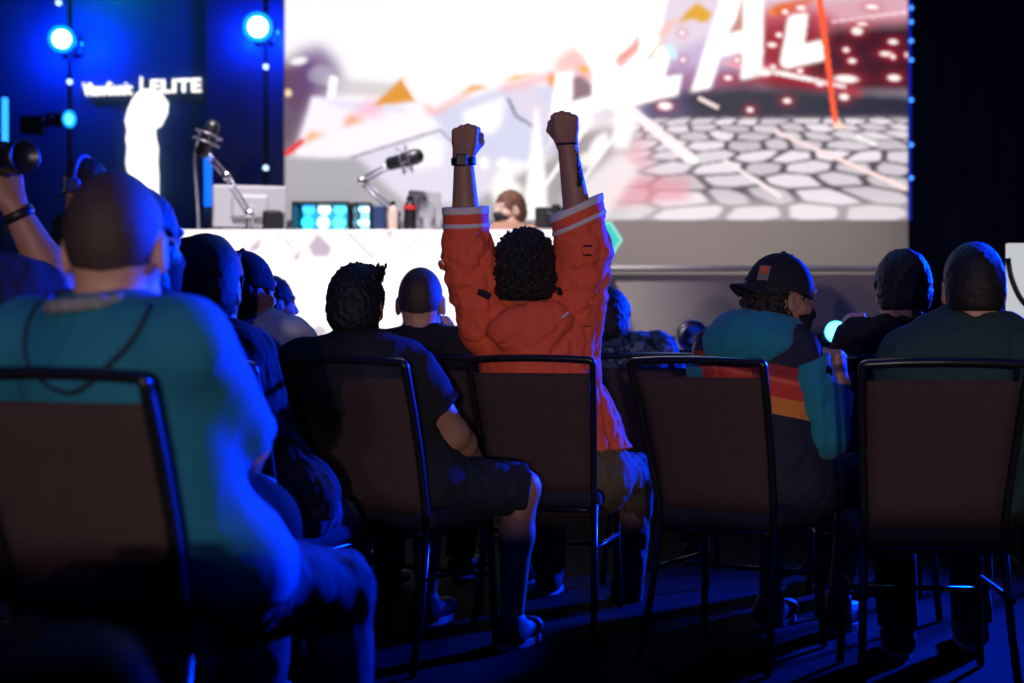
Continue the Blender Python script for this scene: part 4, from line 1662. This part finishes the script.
# ------------------------------------------------------------------ 7 head beyond the light tee
hd = P(273, 306, 6.0)
p = Person('short-haired man behind the person in the pale tee', (hd[0]-.03, hd[1]-.02), 40, head=hd, hyaw=20, vox=.009, hs=.98)
p.body()
p.hair((.02, .016, .016), .008, .002, .02)
p.shirt(M_dark, 'short')
p.trousers(M_dark)
p.shoes(M_shoe)
ch7 = chair((hd[0]-.15)/5.85*FPX+512, 5.83, 24, 'banquet chair of the short-haired man behind the pale tee')

# ------------------------------------------------------------------ 8 man in the left chair
p = Person('man with thick spiky dark hair, dark tee and shorts, left chair', seat_of(*c_l, .2, -.02), 28, head=P(357, 308, 4.44), hyaw=-18, hs=.98, vox=.006, skin='tan', bulk=1.12,
           J=dict(kneeR=P(522, 488, 4.66), ankR=P(512, 622, 4.64), shR=P(411, 370, 4.45), elR=P(455, 434, 4.55), wrR=P(476, 464, 4.75)))
p.body()
p.hair((.006, .006, .007), .015, .003, .012, seed=12, nape=-.095, front=.06, vox=.004,
       extra=tuple(((x, y, .10), (x*1.1+.01, y+.012, .130+.006*((i*7) % 3)), .014, .003) for i, (x, y) in enumerate([(a*.02, b*.03) for a in range(-2, 4) for b in range(-1, 3)])))
p.shirt(M_dark, 'short', .014, .006, .1, 13, upto=.58)
p.trousers(M_navy, True)
p.shoes(M_shoe)

# ------------------------------------------------------------------ 9 shaven man, hand at his cheek
p = Person('shaven-headed man in black tee, hand raised to his cheek', seat_of(*c_9, .22, .0), 22, head=P(421, 304, 5.4), hyaw=-18, hs=1.1, vox=.007, bulk=1.12, curl=(.3, .5),
           J=dict(elR=P(474, 386, 5.5), wrR=P(458, 342, 5.56)), handN=dict(R=(A(-.5, .1, 1), A(-1, .1, -.2), A(.0, -1, .0))))
p.body()
p.hair((.045, .03, .028), .0022, .0003, .012, style='buzz', front=.03)
p.shirt(M_black, 'short', .014, .006, .1, 14, upto=.8)
p.trousers(M_dark)
p.shoes(M_shoe)

# ------------------------------------------------------------------ 10 man in the orange jacket, both fists up
D = 4.66
UF = (A(0, .0, 1))
p = Person('curly-haired man in orange jacket raising both fists', seat_of(*c_o, .24, .04), 14, head=P(526, 279, 5.08), hyaw=-8, hs=1.15, hpitch=4, vox=.0045, skin='tan', bulk=1.28, hsc=1.09, curl=(1., 1.),
           J=dict(neck=P(527, 307, 5.08), shL=P(484, 322, 5.08), shR=P(577, 322, 5.08), elL=P(467, 248, 5.04), elR=P(583, 248, 5.04), wrL=P(463.5, 158, 5.0), wrR=P(567, 145, 5.0),
                  pelvis=P(562, 470, 5.17), hipR=P(592, 478, 5.18), hipL=P(534, 478, 5.20), kneeR=P(636, 474, 5.44), ankR=P(625, 600, 5.5)),
           handN=dict(L=(A(.04, .0, 1), A(.25, 1, 0), A(1, -.25, 0)), R=(A(-.06, .0, 1), A(-.15, 1, 0), A(-1, -.15, 0))))
p.body()
p.hair((.010, .008, .009), .030, .0065, .022, seed=20, nape=-.062, front=.075, vox=.004)


def jacket_extra(V):
    j = p.J
    nk = j['neck']
    # hood lying on the back
    V.ell(nk-p.tf*.135-p.tu*.05, A(.15, .045, .085), p.tax, .025)
    V.cone(nk-p.tr*.085-p.tf*.03+p.tu*.012, nk-p.tf*.115-p.tu*.045, .036, .04, .03)
    V.cone(nk+p.tr*.085-p.tf*.03+p.tu*.012, nk-p.tf*.115-p.tu*.045, .036, .04, .03)
    V.cone(nk-p.tr*.085+p.tf*.04+p.tu*.005, nk-p.tr*.09-p.tf*.04+p.tu*.008, .03, .035, .03)
    V.cone(nk+p.tr*.085+p.tf*.04+p.tu*.005, nk+p.tr*.09-p.tf*.04+p.tu*.008, .03, .035, .03)
    for q, w0, w1 in (('L', .090, .075), ('R', .099, .091)):
        a, e, w = j['sh'+q], j['el'+q], j['wr'+q]
        c = e+(w-e)*CUF[q]
        V.cone(a-A(0, 0, .02), e, .095, w0, .05)
        V.cone(e, c, w0, w1, .02, [(c, unit(w-e))])
        for t_, rr in ((.25, .006), (.55, .008), (.85, .007)):
            m_ = a+(e-a)*t_
            ax_ = unit(e-a)
            u_ = unit(np.cross(ax_, A(0, 1, 0)))
            v_ = np.cross(ax_, u_)
            tl = .5 if q == 'L' else -.5
            rg = [m_+(u_*math.cos(an)+v_*math.sin(an))*(.095+(w0-.095)*t_-.002)+ax_*tl*.06*math.cos(an) for an in np.linspace(0, 6.283, 15)]
            for i in range(14):
                V.cone(rg[i], rg[i+1], rr, rr, .02)
    # lower body of the loose jacket
    V.ell(j['pelvis']+p.tu*.12, A(.24, .14, .2), p.tax, .06)


CUF = dict(L=.29, R=.28)
jk = p.shirt(M_orange, None, .022, .0085, .11, 21, collar=False, hem=.16, vox=.005, name='jacket', extra=jacket_extra)
for q, r0 in (('L', .075), ('R', .091)):
    e, w = p.J['el'+q], p.J['wr'+q]
    ax = unit(w-e)
    til = A(0, 0, 0) if q == 'L' else A(-.28, 0, 0)
    nn = unit(ax+til)
    c = e+(w-e)*CUF[q]
    for nm, a, b, g, m in (('cuff', -.034, .050, .007, M_orange), ('cuff_stripe', -.020, -.004, .0105, M_white), ('cuff_stripe', .028, .054, .0095, M_white)):
        V = Soft(.0035)
        V.cone(c-ax*.08, c+ax*.10, r0+g, r0+g-.001, .005)
        # hollow sleeve end
        V.cone(c+ax*.02, c+ax*.12, r0-.011, r0-.011, .004, op='sub')
        o = obj(nm, V.mesh(nm, None, [(c+ax*a, -nn), (c+ax*b, nn)]), m, jk, True)
        if m is M_white:
            o['label'] = 'white stripe round the orange cuff'


def tab(pt, ux, uz, nrm, w, h):
    bm = bmesh.new()
    R_ = Matrix((Vector(ux), Vector(nrm), Vector(uz))).transposed()
    pts = [Vector(pt)+R_@Vector(q) for q in ((-w, 0, -h), (w, 0, -h), (w, 0, h), (-w, 0, h))]
    tube(bm, [pts[0]]+fillet(pts+[pts[0]], .004, 3)[1:-1], .003, 8, True)
    o = obj('strap_buckle', bm, M_plast, jk, True, True)
    obj('strap', boxm(tuple(Vector(pt)-R_@Vector((0, -.004, 0))), (w*3.2, .006, h*1.5), R_, .002), M_orange, o, True)


pk = picker(jk)
for px, py in ((587, 250), (445, 264)):
    q, n_ = pk(px, py, .012)
    z_ = unit(A(0, 0, 1)-n_*n_[2])
    tab(q, np.cross(z_, -n_)*-1., z_, n_, .013, .017)
M_refl = mat('reflective_white', (.65, .65, .68), .4, var=.04)
def patch(px, py, w, h, rot, m, nm):
    q, n_ = pk(px, py, .002)
    z_ = unit(A(0, 0, 1)-n_*n_[2])
    x_ = np.cross(n_, z_)*-1
    c_, s_ = math.cos(rot), math.sin(rot)
    x2, z2 = x_*c_+z_*s_, z_*c_-x_*s_
    if x2[0] < 0:
        x2 = -x2
    R_ = Matrix((Vector(x2), Vector(np.cross(z2, x2)), Vector(z2))).transposed()
    return obj(nm, boxm(tuple(q), (w, .006, h), R_, .0025), m, jk, True)


patch(565, 315, .036, .010, .55, M_refl, 'reflective_tab')
patch(587, 326, .026, .006, .1, mat('tab_dark_red', (.25, .03, .03), .7), 'reflective_tab')
patch(484, 294, .05, .026, -.4, M_dark, 'shoulder_patch')
patch(560, 292, .022, .045, -.2, M_dark, 'shoulder_patch')
p.trousers(M_olive)
p.shoes(M_shoe)
# watch and bracelet
e, w = p.J['elL'], p.J['wrL']
ax = unit(w-e)
u = unit(np.cross(ax, A(0, 1, 0)))
v = np.cross(ax, u)
wc = w-ax*.012
wt = obj('watch_band', tubem([wc+(u*math.cos(a)*1.05+v*math.sin(a)*.98)*.0385 for a in np.linspace(0, 6.283, 24, endpoint=False)], .01, 10, True, rect=(.0145, .004, tuple(ax))), M_plast, p.root, True, True)
obj('watch_case', boxm(tuple(wc-A(.006, .041, 0)), (.04, .012, .042), None, .005), M_plast, wt, True)
e, w = p.J['elR'], p.J['wrR']
ax = unit(w-e)
u = unit(np.cross(ax, A(0, 1, 0)))
v = np.cross(ax, u)
wc = w+ax*.004
br = obj('bracelet', tubem([wc+(u*math.cos(a)+v*math.sin(a))*.0368+ax*.004*math.cos(a) for a in np.linspace(0, 6.283, 24, endpoint=False)], .0042, 8, True), M_plast, p.root, True, True)
tm = lambda t_: e+(w-e)*t_
obj('tattoo', (lambda V: (V.cone(tm(.62), tm(.94), .0450, .0360, .003), V.mesh('tattoo', lumps(.0015, .012, 3), [(tm(.5)+A(.008, 0, 0), unit(A(-1, .1, 0))), (tm(.5)+A(0, -.018, 0), unit(A(.2, 1, 0)))]))[1])(Soft(.0035)),
    mat('tattoo_ink', (.03, .022, .025), .5), p.root, True)

# ------------------------------------------------------------------ 11 man in the camouflage shirt
p = Person('man in camouflage shirt behind the raised-fist man', seat_of(*c_11, .24, -.07), 14, head=P(609, 322, 6.0), hyaw=6, vox=.008, hs=1.07, bulk=1.24, skin='tan',
           J=dict(shR=P(656, 352, 6.0), elR=P(688, 400, 6.06)))
p.body()
p.hair((.012, .01, .012), .014, .0018, .018, nape=-.07)
p.shirt(M_camo, 'long', .016, .007, .1, 30)
p.trousers(M_dark)
p.shoes(M_shoe)

# ------------------------------------------------------------------ 12 hoodie and backward cap
p = Person('person in backward black cap and teal striped hoodie, looking aside', seat_of(*c_c, .22, .06), 36, head=P(782, 300, 4.60), hyaw=32, hpitch=-8, hs=1.06, vox=.005, skin='tan', bulk=1.12, curl=(.4, .85),
           J=dict(neck=P(762, 332, 4.62), shL=P(710, 352, 4.72), shR=P(800, 354, 4.54), elR=P(826, 436, 4.56), wrR=P(841, 384, 4.60), pelvis=P(758, 486, 4.64), hipR=P(785, 492, 4.62), hipL=P(735, 492, 4.66), kneeR=P(862, 478, 4.86), ankR=P(838, 600, 4.9)),
           handN=dict(R=(A(-.02, .05, 1), A(-.9, .5, .1), A(-.5, -.9, .1))))
p.body()
p.eyes()
p.hair((.012, .010, .01), .011, .005, .02, style='long', seed=33, front=.03, extra=(((0, -.06, -.03), (0, -.07, -.125), .068, .05), ((-.05, -.01, -.03), (-.055, -.02, -.11), .035, .022), ((.05, -.02, -.04), (.055, -.02, -.11), .03, .022)))
c = baseball_cap(p, mat('cap_black', (.014, .013, .018), .85, bump=.2, scale=240), True)
bq, n_ = picker(c)(764, 273, .001)
z_ = unit(p.hu-n_*np.dot(p.hu, n_))
x_ = np.cross(n_, z_)
R_ = Matrix((Vector(x_), Vector(n_), Vector(z_))).transposed()
bdg = obj('cap_badge', boxm(tuple(bq), (.038, .006, .052), R_, .002), mat('badge_white', (.2, .17, .16), .7), c, True)
obj('badge_disc', lathem([(.015, 0), (.015, .003), (.012, .004)], bq+n_*.003+z_*.008, n_, 16), mat('badge_orange', (.62, .12, .03), .7), bdg, True)
p.mask(M_black)
NV = (.009, .012, .034)
M_hood = band_mat('hoodie_knit', [(0, NV), (.86, (.65, .20, .035)), (.905, (.55, .04, .03)), (.945, (.62, .09, .05)), (1.0, (.30, .02, .03)), (1.015, NV)], (.20, 0))
# stripes are given as height + .30*x where the wearer sits about .85 m right of the middle
e_ = M_hood.node_tree.nodes
for el, z in zip([n for n in e_ if n.type == 'VALTORGB'][0].color_ramp.elements, (0, .935, .987, 1.035, 1.052, 1.087)):
    el.position = z/2
hd_ = p.shirt(M_hood, None, .022, .006, .1, 34, collar=False, hem=-.04, name='hoodie', extra=lambda V: V.ell(p.J['pelvis']+p.tu*.1, A(.19, .145, .2), p.tax, .05))
for q in 'LR':
    V = Soft(.005)
    s_ = p.J['sh'+q]
    p.limb(V, q, .020, fore=.90)
    V.cone(s_, s_+(p.J['el'+q]-s_)*.4, .085, .074, .03)
    o = obj('sleeve', V.mesh('sleeve', folds(.005, .09, 35), [(s_+(p.J['el'+q]-s_)*.08, -unit(p.J['el'+q]-s_))]), M_tealh, hd_, True)
    o['label'] = 'teal sleeve'
V = Soft(.005)
nk = p.J['neck']
for i in range(14):
    a0, a1 = 2*math.pi*i/14, 2*math.pi*(i+1)/14
    f_ = lambda a: nk+p.tr*.098*math.cos(a)+p.tf*(.085*math.sin(a)-.02)+p.tu*(.012-.012*math.sin(a))
    V.cone(f_(a0), f_(a1), .036, .036, .03)
V.ell(nk-p.tf*.105-p.tu*.02, A(.15, .055, .07), p.tax, .05)
V.ell(nk-p.tf*.125-p.tu*.05-p.tr*.02, A(.12, .035, .06), p.tax, .04)
o = obj('hood', V.mesh('hood', folds(.006, .09, 36)), M_tealh, hd_, True)
o['label'] = 'teal hood lying on the shoulders'
sp = p.J['shR']+(p.J['elR']-p.J['shR'])*.22
obj('sleeve_patch', lathem([(.024, 0), (.024, .004), (.02, .005)], sp+unit(A(.75, -.65, 0))*.079, unit(A(.75, -.65, 0)), 18), M_plast, hd_, True)
p.trousers(M_navy, True)
p.shoes(M_shoe)

# ------------------------------------------------------------------ 13 man in black with raised hand
p = Person('fluffy-haired man in black tee with left hand raised', seat_of(*c_13, .22, .06), 0, head=P(902, 292, 5.26), hyaw=2, hs=1.11, vox=.006, bulk=1.05, curl=(.8, .4),
           J=dict(elL=P(838, 388, 5.4), wrL=P(846, 342, 5.46)), handN=dict(L=(A(.15, .1, 1), A(1, .2, 0), A(.2, -1, 0))))
p.body()
p.hair((.016, .012, .011), .018, .0024, .022, seed=40, nape=-.062, front=.06)
p.shirt(M_black, 'short', .014, .006, .1, 41, upto=.8)
p.trousers(M_dark)
p.shoes(M_shoe)

# ------------------------------------------------------------------ 14 man in dark green at the right
p = Person('broad man in dark green tee at the right edge', seat_of(*c_r, .27, .10), 5, head=P(973, 290, 4.12), hyaw=3, hs=1.04, vox=.006, bulk=1.22,
           J=dict(shL=P(907, 362, 4.12), shR=P(1042, 362, 4.12), neck=P(974, 322, 4.11), elL=P(893, 425, 4.22), elR=P(1060, 430, 4.2), kneeL=(1.23, 4.6, .5), ankL=(1.23, 4.52, .09)))
p.body()
p.hair((.012, .010, .010), .0085, .0012, .016, seed=44, nape=-.06, front=.05)
p.shirt(M_green, 'short', .016, .006, .12, 45, upto=.85)
p.trousers(M_dark)
p.shoes(M_shoe)

# ------------------------------------------------------------------ 15 host on stage behind the desk
hd = P(509, 211, 9.35)
p = Person('brown-haired host with face mask seated behind the glowing desk', (hd[0]+.02, hd[1]), 0, vox=.008, skin='pale',
           J=None)
for o in list(p.root.children):
    pass
dz = A(hd[0], hd[1], hd[2])-p.J['head']
for k_ in p.J:
    p.J[k_] = p.J[k_]+(dz if k_ in ('head', 'neck', 'shL', 'shR', 'elL', 'elR', 'wrL', 'wrR', 'pelvis', 'hipL', 'hipR', 'kneeL', 'kneeR', 'ankL', 'ankR') else 0)
p.root.location = (hd[0], hd[1], 0)
yv = math.radians(215)
p.hf = A(math.sin(math.radians(-125)), math.cos(math.radians(-125)), 0)
p.hr = A(p.hf[1], -p.hf[0], 0)
for q in 'LR':
    p.J['knee'+q] = p.J['hip'+q]-A(0, -.12, .38)
    p.J['ank'+q] = p.J['hip'+q]-A(0, -.10, .40)
p.body(legs=False)
p.eyes()
p.hair((.13, .055, .03), .014, .004, .02)
p.mask(M_plast)
p.shirt(mat('cloth_tan', (.38, .2, .13), .85), 'long')
p.trousers(M_dark)

# ------------------------------------------------------------------ light
W_ = bpy.data.worlds.new('World')
SC.world = W_
W_.use_nodes = True
bg = W_.node_tree.nodes['Background']
bg.inputs[0].default_value = (.02, .08, 1., 1)
bg.inputs[1].default_value = .012


def spot(name, loc, to, col, power, ang, blend, size):
    l = bpy.data.lights.new(name, 'SPOT')
    l.color = col
    l.energy = power
    l.spot_size = math.radians(ang)
    l.spot_blend = blend
    l.shadow_soft_size = size
    o = bpy.data.objects.new(name, l)
    o.location = loc
    o.rotation_euler = (Vector(to)-Vector(loc)).to_track_quat('-Z', 'Y').to_euler()
    COL.objects.link(o)
    return o


def point(name, loc, col, power, size):
    l = bpy.data.lights.new(name, 'POINT')
    l.color = col
    l.energy = power
    l.shadow_soft_size = size
    o = bpy.data.objects.new(name, l)
    o.location = loc
    COL.objects.link(o)
    return o


# low hall lamps behind the audience; unseen barrier added to cut their lower light
struct('added_light_barrier', boxm((0, -1.6, .47), (9, .08, .94)), M_drape)
for x, tx, pw in ((-.15, 0., 680), (-.75, .2, 280), (.6, -.2, 190)):
    spot('hall_spot', (x, -6.0, 1.30), (tx, 5.0, 1.35), (1., .80, .74), pw, 34, .8, .07)
# blue wash from the right side of the hall, then two added spots
spot('blue_wash', (4.6, 8.8, 2.2), (-.4, 3.5, 1.2), (.0, .032, 1.), 11000, 46, .6, .15)
spot('blue_wash', (3.4, 5.6, 3.0), (-.5, 2.8, .78), (.0, .035, 1.), 5200, 22, .6, .12)  # added narrow spot that brightens the man in teal alone
spot('blue_wash', (2.6, 8.0, 4.2), (-2.1, 7.0, 1.8), (.0, .06, 1.), 5000, 16, .6, .1)  # added spot that brightens the person with headphones
# points added beside the stage lamps to imitate the glow around them
for px, py, d, e_ in ((62, 39, 12.0, 60), (258, 27, 11.95, 60)):
    q = P(px, py, d)
    for sx in (-1, 1):
        point('added_lamp_glow', tuple(q+A(sx*.15, .25, 0)), (.0, .035, 1.), e_, .05)
point('green_lamp', tuple(P(98, -25, 12.1)), (.0, 1., .35), 9, .06)
al = bpy.data.lights.new('added_blue_fill', 'AREA')  # added blue fill that lifts the dark areas, no seen source
al.shape = 'RECTANGLE'
al.size, al.size_y = 10, 9
al.color = (.0, .06, 1.)
al.energy = 110
o = bpy.data.objects.new('added_blue_fill', al)
o.location = (0, 2.5, 6.45)
COL.objects.link(o)
spot('added_glint_spot', (.6, 8.6, 5.8), (.2, 4.4, 1.0), (.1, .35, 1.), 160, 70, .6, .25)  # added for glints on the chair rails, source unseen
# stage wash
spot('stage_wash', (1.2, 8.4, 6.0), (1.0, 12.9, 1.7), (1., .93, .88), 800, 60, .6, .3)
spot('desk_wash', (-.9, 6.8, 5.6), (-.8, 8.9, 1.75), (1., .93, .95), 1600, 50, .7, .2)

# ------------------------------------------------------------------ camera
cd = bpy.data.cameras.new('camera_view')
cd.lens = 50
cd.sensor_width = 36
cd.clip_end = 60
cd.dof.use_dof = True
cd.dof.focus_distance = 4.6
cd.dof.aperture_fstop = 1.9
co = bpy.data.objects.new('camera_view', cd)
co.location = (0, 0, H)
co.rotation_euler = (math.pi/2, 0, 0)
COL.objects.link(co)
SC.camera = co
SC.view_settings.view_transform = 'Standard'
SC.view_settings.look = 'None'
SC.view_settings.gamma = 1
SC.view_settings.exposure = 0
SC.view_settings.use_curve_mapping = False
SC.cycles.use_denoising = True
SC.cycles.sample_clamp_indirect = 4
